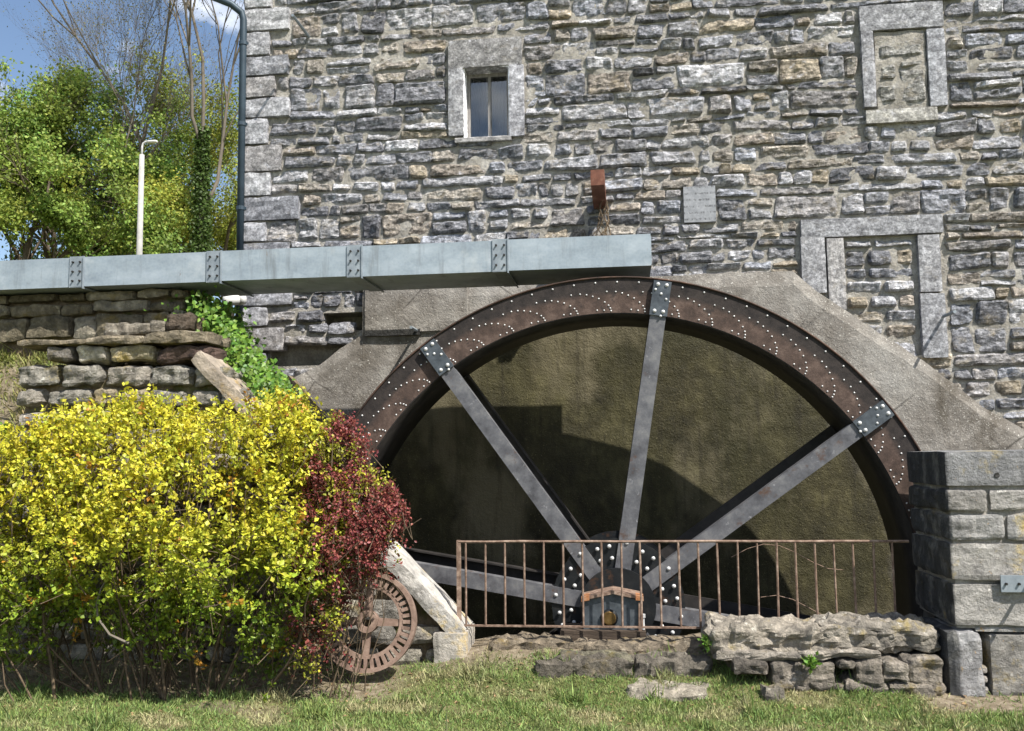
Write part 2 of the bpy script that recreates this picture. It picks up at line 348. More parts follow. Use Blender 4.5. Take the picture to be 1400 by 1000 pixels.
M_BRASS = mat_gen('tarnished_brass', ((.3,(.09,.055,.02)),(.6,(.20,.125,.045)),(.8,(.32,.23,.10))), 18, 5, .45, .7, 50, .2, .003)
M_TIMBER = mat_gen('old_dark_timber', ((.3,(.03,.022,.016)),(.6,(.075,.055,.04)),(.8,(.13,.10,.075))), 7, 7, .85, 0, 22, .8, .01, stretch=(.3,1,3))
M_PIPE = mat_gen('blue_grey_zinc_pipe', ((.3,(.030,.046,.062)),(.7,(.05,.075,.098))), 5, 5, .5, .2, 50, .1, .003)
M_PVC = mat_gen('pale_grey_plastic_pipe', ((.3,(.5,.5,.49)),(.7,(.66,.66,.65))), 6, 4, .5, 0, 50, .1, .003)
M_POLE = mat_gen('pale_concrete_pole', ((.3,(.27,.265,.25)),(.7,(.40,.39,.37))), 4, 5, .8, 0, 40, .3, .005)
M_EARTH = mat_gen('dry_earth', ((.3,(.085,.06,.038)),(.5,(.19,.145,.095)),(.7,(.31,.25,.17))), 9, 9, .95, 0, 28, 1.0, .04,
    [(3,.55,.68,(.10,.115,.04),(1,1,1))])
M_BARK = mat_gen('grey_brown_bark', ((.3,(.07,.055,.04)),(.6,(.15,.12,.09)),(.8,(.25,.22,.18))), 6, 6, .9, 0, 14, .8, .02, stretch=(1,1,.3))
M_PALEBARK = mat_gen('pale_twig_bark', ((.3,(.10,.085,.068)),(.6,(.18,.155,.125)),(.8,(.27,.24,.20))), 4, 6, .9, 0, 14, .6, .02, stretch=(1,1,.3))
M_STEM = mat_gen('shrub_stem_bark', ((.3,(.055,.038,.025)),(.6,(.13,.095,.06)),(.8,(.22,.17,.11))), 30, 5, .9, 0, 60, .4, .004)
M_FRAMEW = mat_gen('grey_painted_wood', ((.3,(.14,.13,.125)),(.7,(.30,.285,.27))), 20, 5, .7, 0, 60, .4, .003, stretch=(3,3,.4))
M_CURT = mat_gen('dark_slate_curtain', ((.3,(.012,.014,.018)),(.5,(.03,.036,.045)),(.7,(.10,.115,.13))), 5, 4, .9, 0, 40, .2, .003, stretch=(6,1,.2))
def mat_glass():
    m = MT('window_glass'); m.t.nodes.remove(m.b)
    g = m.n('ShaderNodeBsdfGlossy'); g.inputs['Roughness'].default_value = .03; g.inputs['Color'].default_value = (.9,.9,.9,1)
    t = m.n('ShaderNodeBsdfTransparent'); t.inputs[0].default_value = (.8,.84,.86,1)
    f = m.n('ShaderNodeFresnel'); f.inputs[0].default_value = 1.5; x = m.n('ShaderNodeMixShader')
    m.l(m.math('ADD', f.outputs[0], .05), x.inputs[0]); m.l(t.outputs[0], x.inputs[1]); m.l(g.outputs[0], x.inputs[2]); m.l(x.outputs[0], m.out.inputs[0]); return m.m
M_GLASS = mat_glass()
def mat_plaque():
    m = MT('engraved_slate_plaque'); xyz = m.sep()
    row = m.math('FRACT', m.math('MULTIPLY', xyz[2], 15.5)); line = m.ramp(row, (.30, 0), (.36, 1), (.60, 1), (.66, 0))
    lett = m.ramp(m.noise(70, 4, .8, m.vec((1,1,.35))), (.50, 0), (.56, 1))
    c = m.ramp(m.noise(18, 6, .7), (.3, (.20,.21,.225)), (.7, (.34,.35,.37)))
    c = m.mix(m.math('MULTIPLY', m.math('MULTIPLY', line, lett), .75), c, (.06,.06,.065))
    return m.fin(c, .8, 0, m.bump(m.noise(40, 6, .7), .5, .006), .3)
M_PLAQUE = mat_plaque()
def mat_ground():
    m = MT('lawn_soil')
    g = m.ramp(m.noise(2.2, 7, .68), (.32, (.07,.085,.03)), (.5, (.14,.15,.055)), (.66, (.24,.21,.11)))
    e = m.ramp(m.noise(14, 8, .7), (.3, (.11,.085,.055)), (.5, (.24,.195,.135)), (.7, (.40,.34,.26)))
    c = m.mix(m.attr(), g, e)
    return m.fin(c, .95, 0, m.bump(m.noise(24, 8, .72), 1.0, .035), .15)
M_GROUND = mat_ground()
def mat_leaf(name, hue=.03, val=.5, trans=.35, rough=.5):
    m = MT(name); g = m.n('ShaderNodeNewGeometry').outputs['Random Per Island']
    v = m.n('ShaderNodeHueSaturation'); m.l(m.attr(), v.inputs['Color'])
    m.l(m.math('ADD', m.math('MULTIPLY', g, hue), .5-hue/2), v.inputs['Hue']); 
    g2 = m.math('FRACT', m.math('MULTIPLY', g, 7.31)); m.l(m.math('ADD', m.math('MULTIPLY', g2, val), 1-val/2), v.inputs['Value'])
    return m.leaf(v.outputs[0], rough, trans)
M_LEAF = mat_leaf('shrub_leaves', .035, .7, .32, .45)
M_TREE = mat_leaf('tree_leaves', .03, .45, .4, .55)
M_GRASS = mat_leaf('grass_blades', .06, .7, .3, .6)

STONE_TINTS = [(.225,.228,.242),(.262,.264,.276),(.305,.305,.315),(.195,.198,.212),(.25,.24,.235),(.33,.33,.335),(.16,.162,.175),(.28,.255,.22),(.36,.36,.37),(.215,.22,.24),(.24,.25,.275),(.30,.26,.20),(.255,.225,.19)]
def stint(): 
    c = rnd.choice(STONE_TINTS); k = rnd.uniform(.75, 1.3)*1.16; return tuple(x*k for x in c)

# ------------------------------------------------------------------ ground
PIT = (-2.95, 2.95, -0.16, 1.56)
def gz(x, y):
    z = .02*N1(x*1.3, y*1.3)+.012*N1(x*4, y*4, 3)
    k = smooth(-1.8, -.9, x)*(1-smooth(1.6, 2.2, x))
    z += smooth(-1.35, -.45, y)*(.06+.15*k)
    # left bank rising to the mill-race wall, level ground behind
    b = smooth(-.55, .3, y)*(1-smooth(-4.62, -4.42, x))
    z = z*(1-b)+(2.55+.3*smooth(1.2, 3, y)+.05*N1(x, y))*b
    if y > 1.7: z = 2.85*(1-smooth(-4.62, -4.42, x))+z*smooth(-4.62, -4.42, x)*0 + (0.0 if x < -4.42 else smooth(1.7,3,y)*2.0)
    z -= .05*smooth(-1.5,-3.5,y) if False else 0
    return z
def earthiness(x, y):
    k = smooth(-1.75, -1.35, x)*(1-smooth(1.9, 2.3, x)); e = smooth(-.98+.25*N1(x*2, y*2), -.6, y)*k
    e = max(e, smooth(-1.5, -1.2, y+.16*N1(x*3, 5))*(1-smooth(-1.75, -1.45, x))*.9*(1 if y < .2 else 0))
    e = max(e, .7*smooth(.32, .6, N1(x*1.1+3, y*1.6+8)) )
    e = max(e, smooth(1.75,2.1,x+.25*N1(y*3,x*3))*smooth(-1.5,-1.2,y))
    return min(1, e)
xs = [-400,-150,-60,-30,-18,-12,-9,-7.5,-6.5]+[-6+.08*i for i in range(int((4.6+6)/.08))]+[4.6,5.5,7,10,18,40,120,400]
ys = [-300,-100,-40,-20,-12,-8,-6,-4.5,-3.6]+[-3.1+.07*i for i in range(int((1.6+3.1)/.07))]+[1.62,1.75,2.2,3,5,9,16,30,60,120,300,600]
xs = sorted(set([x for x in xs if min(abs(x-PIT[0]), abs(x-PIT[1])) > .03]+[PIT[0], PIT[1]])); ys = sorted(set([y for y in ys if min(abs(y-PIT[2]), abs(y-PIT[3])) > .02]+[PIT[2], PIT[3]]))
g = MB(); V = []; F = []; Cc = []
for y in ys:
    for x in xs:
        V.append((x, y, gz(x, y))); Cc.append((earthiness(x, y),)*3)
for j in range(len(ys)-1):
    for i in range(len(xs)-1):
        cx, cy = (xs[i]+xs[i+1])/2, (ys[j]+ys[j+1])/2
        if PIT[0] < cx < PIT[1] and PIT[2] < cy < PIT[3]: continue
        a = j*len(xs)+i; F.append((a, a+1, a+1+len(xs), a+len(xs)))
g.v = V; g.f = F; g.c = Cc
tag(g.build('ground', M_GROUND, None, True, (0,0,0)), kind='structure')
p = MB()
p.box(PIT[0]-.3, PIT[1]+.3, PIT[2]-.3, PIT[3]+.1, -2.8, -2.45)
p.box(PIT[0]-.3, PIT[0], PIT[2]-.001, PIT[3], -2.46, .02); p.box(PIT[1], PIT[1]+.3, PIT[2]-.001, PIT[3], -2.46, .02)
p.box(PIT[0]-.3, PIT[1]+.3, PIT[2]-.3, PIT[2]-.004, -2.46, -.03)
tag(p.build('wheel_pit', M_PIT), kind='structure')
wt = MB(); wt.box(PIT[0]+.01, PIT[1]-.01, PIT[2]+.01, PIT[3]-.16, -2.44, -1.9)
mw = MT('dark_pit_water'); M_WATER = mw.fin((.012,.014,.012), .08, 0, mw.bump(mw.noise(5, 3, .5), .15, .02), .5)
tag(wt.build('pit_water', M_WATER), kind='structure')

# ------------------------------------------------------------------ the stone mill
WY = 1.53                                        # bed plane of the rubble face
def wx(px, py): q = at(px, py, 1.5); return (q.x, q.z)
def rect(px0, py0, px1, py1):
    a = wx(px0, (py0+py1)/2); b = wx(px1, (py0+py1)/2); c = wx((px0+px1)/2, py0); d = wx((px0+px1)/2, py1)
    return (a[0], b[0], d[1], c[1])
X0 = wx(331, 200)[0]; X1 = 5.4; ZT = 7.2
mill = thing('stone_mill', (X0, 1.6, 0), 'old grey rubble stone watermill wall with dressed corner blocks and small window', 'building')
OPEN = rect(635, 92, 695, 187)                   # small window opening
HOLE1 = rect(441, 427, 497, 452); HOLE2 = rect(352, 466, 480, 500)
body = MB()
body.box(X0+.02, X1, WY+.38, 9.5, -2.5, ZT)
body.box(X0+.02, X0+.3, WY+.06, WY+.38, -2.5, ZT)
body.box(X1-.3, X1-.001, WY+.06, WY+.38, -2.5, ZT)
body.build('wall_core', M_MORTAR, mill)
# mortar face as a grid with openings
def mortar_face():
    b = MB(); holes = [OPEN, HOLE1, HOLE2]
    gx = [X0+.01+.055*i for i in range(int((X1-X0)/.055)+1)]; gzv = [-.6+.05*i for i in range(int((ZT+.6)/.05)+1)]
    for h in holes:
        gx = [x for x in gx if min(abs(x-h[0]), abs(x-h[1])) > .02]+[h[0], h[1]]; gzv = [z for z in gzv if min(abs(z-h[2]), abs(z-h[3])) > .02]+[h[2], h[3]]
    gx = sorted(set(gx)); gzv = sorted(set(gzv)); V = []; F = []
    for z in gzv:
        for x in gx: V.append((x, WY-.001-.018*fbm(x, 1.7, z, 3.4, 3)+.009*N1(x*14, 2, z*14), z))
    n = len(gx)
    for j in range(len(gzv)-1):
        for i in range(n-1):
            cx, cz = (gx[i]+gx[i+1])/2, (gzv[j]+gzv[j+1])/2
            if any(h[0] < cx < h[1] and h[2] < cz < h[3] for h in holes): continue
            F.append((j*n+i, j*n+i+1, (j+1)*n+i+1, (j+1)*n+i))
    b.add(V, F); return b
wallface = mortar_face().build('rubble_wall', M_MORTAR, mill, True)
# recess linings
rl = MB()
for h, d in ((HOLE1, .33), (HOLE2, .22)):
    rl.box(h[0]-.05, h[0], WY+.03, WY+d, h[2], h[3]); rl.box(h[1], h[1]+.05, WY+.03, WY+d, h[2], h[3])
    rl.box(h[0]-.05, h[1]+.05, WY+.03, WY+d, h[2]-.05, h[2]); rl.box(h[0]-.05, h[1]+.05, WY+.03, WY+d, h[3], h[3]+.05)
    rl.box(h[0], h[1], WY+d, WY+d+.04, h[2], h[3])
rl.build('putlog_recess', M_MORTAR, mill)

EXC = []                                         # wall areas the rubble leaves free
W1 = rect(612, 52, 716, 190); UPW = rect(1173, 4, 1294, 152); LOW = rect(1093, 290, 1297, 492); PLQ = rect(933, 254, 980, 306)
EXC += [W1, UPW, LOW, PLQ, HOLE1, HOLE2]
# quoins up the corner
z = 2.2; q_i = 0; QU = []
while z < ZT-.05:
    h = rnd.uniform(.21, .30); lw = [.58, .34, .50, .31][q_i % 4]*rnd.uniform(.88, 1.12); QU.append((X0, X0+lw, z, z+h)); z += h; q_i += 1
EXC += QU
for (a, b, c, d) in QU:
    m_ = MB(); gp = .008
    m_.rock(((a+b)/2, WY+.035, (c+d)/2), (b-a-2*gp, .18, d-c-2*gp), (7,2,5), .016, .013, 9, rnd.uniform(0, 50), tuple(x*.95 for x in rnd.choice(STONE_TINTS[:6])))
    m_.build('quoin', M_DRESS, mill)
# rubble courses
stones = []
def rowz(z0, x, k): return z0+.034*N1(x*.55, k*3.7)+.022*N1(x*1.9, k*5.1+9)
z = 1.75; k = 0
while z < ZT-.1:
    h = rnd.choice([.075,.09,.10,.11,.12,.13,.15,.17,.20,.24]); k2 = k+1
    # free intervals
    iv = [(X0+.02, X1-.05)]
    for (a, b, c, d) in EXC:
        ov = min(d, z+h)-max(c, z)
        if ov > .45*h:
            nv = []
            for (s, e) in iv:
                if b <= s or a >= e: nv.append((s, e))
                else:
                    if a-s > .05: nv.append((s, a))
                    if e-b > .05: nv.append((b, e))
            iv = nv
    for (s, e) in iv:
        x = s
        while x < e-.03:
            w_ = min(e-x, rnd.choice([.12,.16,.2,.24,.28,.33,.38,.45,.6])*rnd.uniform(.8, 1.15)*(1.1 if h < .14 else 1)); w_ = min(e-x, max(w_, h*.9))
            if e-(x+w_) < .1: w_ = e-x
            gp = rnd.uniform(.001, .009); xa, xb = x+gp, x+w_-gp
            j = lambda a=.024: rnd.uniform(-a, a)
            zs = [rowz(z, xa, k)+gp, rowz(z, xb, k)+gp, rowz(z+h, xb, k2)-gp, rowz(z+h, xa, k2)-gp]
            if h > .155 and rnd.random() < .38 and w_ > .16:
                f_ = rnd.uniform(.38, .62); ml = zs[0]+(zs[3]-zs[0])*f_; mr = zs[1]+(zs[2]-zs[1])*(f_+rnd.uniform(-.08, .08))
                stones.append([(xa, zs[0]), (xb, zs[1]), (xb+j(), mr-.008), (xa+j(), ml-.008)])
                if w_ > .36 and rnd.random() < .6:
                    xm = xa+(xb-xa)*rnd.uniform(.35, .65); mm = (ml+mr)/2
                    stones.append([(xa+j(), ml+.008), (xm-.01, mm+.008), (xm-.01, (zs[2]+zs[3])/2), (xa, zs[3])]); stones.append([(xm+.01, mm+.008), (xb, mr+.008), (xb, zs[2]), (xm+.01, (zs[2]+zs[3])/2)])
                else: stones.append([(xa, ml+.008), (xb, mr+.008), (xb, zs[2]), (xa, zs[3])])
            else:
                stones.append([(xa+j(), zs[0]+j(.008)), (xb+j(), zs[1]+j(.014)), (xb+j(), zs[2]+j(.014)), (xa+j(), zs[3]+j(.014))])
            x += w_
    z += h; k = k2
# infill rubble of the walled-up window
IN = rect(1157, 326, 1254, 492); z = IN[2]
while z < IN[3]-.03:
    h = min(rnd.uniform(.12, .2), IN[3]-z); x = IN[0]
    if IN[3]-z-h < .06: h = IN[3]-z
    while x < IN[1]-.03:
        w_ = min(IN[1]-x, rnd.uniform(.18, .42)); w_ = IN[1]-x if IN[1]-x-w_ < .1 else w_
        stones.append([(x+.012, z+.012), (x+w_-.012, z+.012), (x+w_-.012, z+h-.012), (x+.012, z+h-.012)]); x += w_
    z += h
# the concrete splash apron hides what is behind it
def hidden(q):
    cx = sum(p[0] for p in q)/4; cz = sum(p[1] for p in q)/4
    a = at(497, 420, 1.42); 
    if cx > X1: return True
    line = [(at(px, py, 1.42).x, at(px, py, 1.42).z) for px, py in APRON_TOP]
    for i in range(len(line)-1):
        if line[i][0] <= cx <= line[i+1][0]:
            t = (cx-line[i][0])/max(1e-6, line[i+1][0]-line[i][0]); return cz < line[i][1]+(line[i+1][1]-line[i][1])*t-.12
    return False
APRON_TOP = [(392,520),(430,503),(462,478),(496,456),(497,388),(700,384),(905,377),(1000,372),(1085,370),(1102,386),(1180,440),(1262,492),(1300,520),(1345,556),(1410,592),(1520,650)]
stones = [q for q in stones if not hidden(q)]
def qarea(q): return (q[1][0]-q[0][0])*(q[3][1]-q[0][1])
def inview(q):
    x, z = sum(p[0] for p in q)/4, sum(p[1] for p in q)/4; return x < 4.0 and z < 6.6
order = sorted(range(len(stones)), key=lambda i: -(qarea(stones[i]) if inview(stones[i]) else 0))
rest = MB()
for n_, i in enumerate(order):
    q = stones[i]; b = MB() if n_ < 300 else rest
    pr = rnd.choice([.018,.022,.026,.032,.038,.048])
    b.face_stone(q, WY, pr, rnd.uniform(0, 90), .042 if n_ < 300 else .05, .026, stint())
    if n_ < 300: b.build('stone', M_WALL, wallface)
tag(rest.build('small_rubble', M_WALL, wallface), kind='stuff')

# dressed frames
def fstone(px0, py0, px1, py1, name='frame_stone', par=mill, y=1.472, d=.25, tint=(.25,.25,.258), amp=.006, rr=.012, slant=None):
    a, b, c, d_ = rect(px0, py0, px1, py1); m_ = MB()
    m_.rock(((a+b)/2, y+d/2, (c+d_)/2), (b-a, d, d_-c), (5,2,5), rr, amp, 9, rnd.uniform(0, 40), tint); return m_.build(name, M_DRESS, par)
win = MB(); a, b, c, d = OPEN
win.box(a-.01, a, 1.50, 1.75, c, d); win.box(b, b+.01, 1.50, 1.75, c, d); win.box(a, b, 1.50, 1.75, d, d+.01); win.box(a, b, 1.50, 1.75, c-.01, c)
window = win.build('window', M_DRESS, mill)
fstone(613, 54, 714, 92.5, 'lintel', window, tint=(.20,.195,.19)); fstone(613, 93, 634, 187, 'jamb', window, tint=(.27,.27,.275)); fstone(696, 89, 717, 187, 'jamb', window, tint=(.30,.30,.315)); fstone(622, 187.5, 700, 195, 'sill', window, tint=(.30,.29,.28))
fr = MB(); t_ = .035
fr.box(a+.002, a+t_, 1.66, 1.70, c+.002, d-.002); fr.box(b-t_, b-.002, 1.66, 1.70, c+.002, d-.002); fr.box(a+t_, b-t_, 1.66, 1.70, d-t_, d-.002); fr.box(a+t_, b-t_, 1.66, 1.70, c+.002, c+t_)
fr.build('window_frame', M_FRAMEW, window)
mu = MB(); xm = (a+b)/2+.01; mu.box(xm-.016, xm+.016, 1.655, 1.69, c+t_, d-t_); mu.build('mullion', M_FRAMEW, window)
for (s, e) in ((a+t_, xm-.016), (xm+.016, b-t_)):
    gl = MB(); gl.box(s, e, 1.678, 1.682, c+t_, d-t_); gl.build('pane', M_GLASS, window)
    cu = MB(); nn = 14; pts = [(s+(e-s)*i/nn*.8, 1.77+.035*math.sin(i*1.5)) for i in range(nn+1)]
    V = [(x, y, zz) for zz in (c, d) for x, y in pts]; cu.add(V, [(i, i+1, i+2+nn, i+1+nn) for i in range(nn)]); cu.build('curtain', M_CURT, window)
# walled-up upper window
fr_t = (.24,.242,.25)
uw = fstone(1174, 6, 1289, 41, 'lintel', mill, tint=fr_t); uw.name = 'walled_up_window'
fstone(1178, 43, 1196, 148, 'jamb', uw, tint=(.25,.25,.26)); fstone(1268, 40, 1293, 146, 'jamb', uw, tint=(.27,.275,.29)); fstone(1183, 149, 1282, 168, 'sill', uw, tint=(.33,.32,.29))
a, b, c, d = rect(1197, 42, 1267, 148); m_ = MB(); m_.rock(((a+b)/2, 1.60, (c+d)/2), (b-a, .2, d-c), (10,2,12), .01, .02, 5, 3); m_.build('mortar_infill', M_MORTAR, uw)
for (p0, p1, p2, p3) in ((1229,94,1266,142), (1199,116,1226,142), (1200,60,1262,80), (1202,86,1225,110), (1232,84,1262,92)):
    a, b, c, d = rect(p0, p1, p2, p3); m_ = MB(); m_.face_stone([(a,c),(b,c+.01),(b,d),(a,d)], 1.515, .035, rnd.uniform(0,50), .04, .018, (.30,.295,.27)); m_.build('infill_stone', M_WALL, uw)
# walled-up lower window
lw_ = fstone(1094, 297, 1289, 323, 'lintel', mill, tint=(.235,.237,.245)); lw_.name = 'walled_up_window'
fstone(1095, 324, 1129, 402, 'jamb', lw_, tint=(.25,.25,.255)); fstone(1131, 326, 1155, 425, 'jamb', lw_, tint=(.31,.30,.29), y=1.47)
fstone(1255, 321, 1286, 400, 'jamb', lw_, tint=(.265,.265,.27)); fstone(1259, 401, 1294, 490, 'jamb', lw_, tint=(.25,.252,.26))
# plaque
a, b, c, d = PLQ; m_ = MB(); m_.rock(((a+b)/2, 1.522, (c+d)/2), (b-a-.02, .09, d-c-.02), (4,2,4), .006, .002, 9, 1); m_.build('inscribed_plaque', M_PLAQUE, mill)['label'] = 'worn engraved stone tablet set in the wall'
# big odd stone near the corner
# concrete apron
def apron():
    line = []
    for i in range(len(APRON_TOP)-1):
        (xa, ya), (xb, yb) = APRON_TOP[i], APRON_TOP[i+1]; n = max(1, int(math.hypot(xb-xa, yb-ya)/16))
        for t in range(n): line.append((xa+(xb-xa)*t/n, ya+(yb-ya)*t/n))
    pts = []
    for px, py in line:
        q = at(px, py, 1.42); a_ = .018*N1(q.x*6, 1, q.z*6)+.01*N1(q.x*19, 4, q.z*19); pts.append((q.x+(a_ if 495 < px < 499 else 0), q.z+(0 if 495 < px < 499 else a_)))
    b = MB(); V = []; F = []; zb = -2.46; nz = 40
    xsv = [p_[0] for p_ in pts]
    for i, (x, zt) in enumerate(pts):
        for j in range(nz+1):
            zz = zb+(zt-zb)*j/nz; y = 1.42+.012*fbm(x, 2, zz, 1.3, 3)+(.03 if j == nz else 0)
            V.append((x, y, zz))
        V.append((x, 1.54, zt+.004))
    n = nz+2
    for i in range(len(pts)-1):
        for j in range(nz+1): F.append((i*n+j, (i+1)*n+j, (i+1)*n+j+1, i*n+j+1))
    # left edge return
    o = len(V); x = pts[0][0]; V += [(x, 1.56, zb), (x, 1.56, pts[0][1])]; F.append((0, nz, o+1, o))
    b.add(V, F); return b
ap = apron().build('concrete_splash_apron', M_CONC, mill, False)
ap['label'] = 'mossy speckled concrete facing behind the wheel'
# slot in the apron
a = at(500, 452, 1.42); b = at(575, 460, 1.42); m_ = MB(); m_.box(a.x, b.x, 1.385, 1.445, b.z+.012, a.z-.004); m_.build('slot_ledge', M_PIT, ap)
# ashlar piece of the apron above the slot
a = at(499, 392, 1.42); b = at(640, 452, 1.42); m_ = MB(); m_.rock(((a.x+b.x)/2, 1.445, (a.z+b.z)/2), (b.x-a.x, .10, a.z-b.z), (8,2,5), .012, .008, 4, 3); m_.build('render_panel', M_CONC, ap)
# iron stubs with long shadows
for px, py, ln in ((419, 46, .42), (571, 453, .30), (1292, 432, .27)):
    q = at(px, py, 1.44); m_ = MB(); m_.tube([(q.x, 1.56, q.z), (q.x, 1.45-ln, q.z)], .016, 6); m_.build('iron_stub', M_GALVD, mill)
# downpipe on the corner
m_ = MB(); q0 = at(330, 400, 1.45); q1 = at(331.5, 24, 1.45)
top = [(q0.x-.03, 1.47, q0.z-.3), (q0.x-.03, 1.47, q1.z-.02), (q0.x-.05, 1.46, q1.z+.06), (q0.x-.14, 1.40, q1.z+.13), (q0.x-.40, 1.3, q1.z+.22)]
m_.tube(top, .038, 12); dp = m_.build('downpipe', M_PIPE, mill, True)
for py in (60, 170, 285):
    q = at(330, py, 1.47); m_ = MB(); m_.tube([(q0.x-.03, 1.47, q.z-.02), (q0.x-.03, 1.47, q.z+.02)], .046, 12); m_.box(q0.x-.03, q0.x+.03, 1.47, 1.56, q.z-.012, q.z+.012); m_.build('pipe_clip', M_PIPE, dp)
m_ = MB(); q = at(319, 410, 1.0); m_.tube([(q.x-.07, .95, q.z-.025), (q.x+.05, 1.1, q.z+.02)], .05, 12); m_.tube([(q.x+.02, 1.06, q.z+.01), (q.x+.06, 1.11, q.z+.024)], .058, 12)
tag(m_.build('drain_pipe', M_PVC, None, True), 'short white plastic drain pipe end poking out above the ivy', 'pipe')

# projecting rusty beam with tangled wire
q = at(817, 240, .7); m_ = MB(); m_.rock((q.x+.0, 1.12, q.z-.03), (.13, .92, .15), (2,8,2), .008, .004, 6, 2)
bm_ = m_.build('rusty_beam', M_BEAM); tag(bm_, 'short orange-rusted beam jutting from the wall above the metal trough', 'beam')
m_ = MB()
for i in range(9):
    s = Vector((q.x+rnd.uniform(-.05,.08), rnd.uniform(1.15,1.45), q.z-.10)); e = Vector((q.x+rnd.uniform(-.12,.1), rnd.uniform(1.0,1.42), q.z-.52-rnd.uniform(-.05,.12)))
    pts = [s.lerp(e, t/6)+Vector((rnd.uniform(-.035,.035), rnd.uniform(-.03,.03), 0)) for t in range(7)]; m_.tube(pts, rnd.uniform(.003,.007), 4)
tag(m_.build('dry_creeper', M_STEM), 'tangle of dry pale creeper stems hanging under the rusty beam', 'creeper')

# ------------------------------------------------------------------ water trough
TY0, TY1 = .05, .75
tl = at(-420, 365, TY0); tr = at(890, 321, TY0); TZ1 = 3.437; TZ0 = 3.17
trough = thing('water_trough', (-2.6, .4, TZ0), 'long galvanised steel water trough carried across the mill wall to the wheel', 'trough')
joints = [at(px, 350, TY0).x for px in (-280, -88, 106, 293, 485, 684)]+[tr.x]
JX = [joints[0]-1.3]+joints
bolt_src = None
bm0 = MB()
for i in range(6):
    t0 = 2*math.pi*i/6; 
bm0.tube([(0,0,0),(0,-.018,0)], [.0095,.0085], 6)
for i in range(len(JX)-1):
    a, b = JX[i]+.004, JX[i+1]-.004; m_ = MB(); t = .006; dz = .004*math.sin(i*2.1)
    m_.box(a, b, TY0, TY0+t, TZ0+dz, TZ1+dz); m_.box(a, b, TY1-t, TY1, TZ0+dz, TZ1+dz); m_.box(a, b, TY0+t, TY1-t, TZ0+dz+.001, TZ0+t+dz)
    m_.box(a, b, TY0+t, TY0+.04, TZ1+dz-.006, TZ1+dz-.0005); m_.box(a, b, TY1-.04, TY1-t, TZ1+dz-.006, TZ1+dz-.0005)
    m_.build('trough_section', M_GALV, trough)
    if i < len(JX)-2:
        x = JX[i+1]; m_ = MB(); w_ = .062
        m_.box(x-w_, x+w_, TY0-.006, TY0-.0005, TZ0-.004, TZ1+.006); m_.box(x-w_, x+w_, TY0-.006, TY1+.006, TZ0-.008, TZ0-.002)
        jp = m_.build('joint_plate', M_GALVD, trough)
        m_ = MB(); m_.box(x+w_, x+w_+.010, TY0-.018, TY0-.001, TZ0-.010, TZ1+.006); m_.box(x-w_-.004, x-w_, TY0-.012, TY0-.001, TZ0-.010, TZ1+.006)
        m_.box(x+w_, x+w_+.010, TY0-.018, TY1+.01, TZ0-.022, TZ0-.0105); m_.build('flange', M_GALVD, trough)
        for u in (-.034, .034):
            for v in (.05, .135, .22):
                if bolt_src is None:
                    bolt_src = bm0.build('bolt', M_DKSTEEL, trough, False, (0,0,0)); bolt_src.location = Vector((x+u, TY0-.006, TZ0+v))-wpos(trough)
                else: inst(bolt_src, trough, (x+u, TY0-.006, TZ0+v))
m_ = MB(); m_.box(tr.x-.006, tr.x, TY0+.007, TY1-.007, TZ0+.012, TZ1-.02); m_.build('end_plate', M_GALV, trough)
m_ = MB(); m_.box(tr.x-1.1, tr.x-.5, TY0+.01, TY1-.01, TZ0+.007, TZ0+.16); 

# ------------------------------------------------------------------ water wheel
HUB = Vector((-.081, 0, .417)); RO, RI, WD = 2.65, 2.36, .80
wheel = thing('waterwheel', HUB, 'large rusted iron overshot water wheel with riveted rim and flat grey spokes', 'water wheel')
def annulus(r0, r1, y0, y1, n=144):
    b = MB(); V = []; F = []
    for i in range(n):
        t = 2*math.pi*i/n; s, c = math.sin(t), math.cos(t)
        for (r, y) in ((r0,y0),(r1,y0),(r1,y1),(r0,y1)): V.append((HUB.x+r*s, y, HUB.z+r*c))
    for i in range(n):
        j = (i+1) % n
        for k_ in range(4): F.append((i*4+k_, i*4+(k_+1) % 4, j*4+(k_+1) % 4, j*4+k_))
    return b.add(V, F)
annulus(RI, RO, 0, .012).build('front_shroud', M_RING, wheel, False, HUB)
annulus(RI, RO, WD-.012, WD).build('back_shroud', M_DKSTEEL, wheel, False, HUB)
annulus(RI-.008, RI, .003, WD-.003).build('sole_plate', M_DKSTEEL, wheel, True, HUB)
annulus(RO-.001, RO+.012, -.012, .03).build('rim_band', M_RUST, wheel, True, HUB)
# curved buckets between the shrouds
CURVE = [(-.31,.165),(-.24,.162),(-.19,.15),(-.143,.132),(-.096,.11),(-.05,.078),(-.02,.05),(-.006,.026),(0,.004)]
NB = 54
bk = MB(); V = []; F = []
for (tg, rd) in [(-.42, .27)]+CURVE:
    for y in (.013, WD-.013):
        th = tg/2.4; r = RI+rd+.004; V.append((HUB.x+r*math.sin(th), y, HUB.z+r*math.cos(th)))
for i in range(len(CURVE)): F.append((2*i, 2*i+1, 2*i+3, 2*i+2))
bk.add(V, F); b0 = bk.build('bucket', M_DKSTEEL, wheel, True, HUB)
for i in range(1, NB): inst(b0, wheel, HUB, (0, 2*math.pi*i/NB, 0))
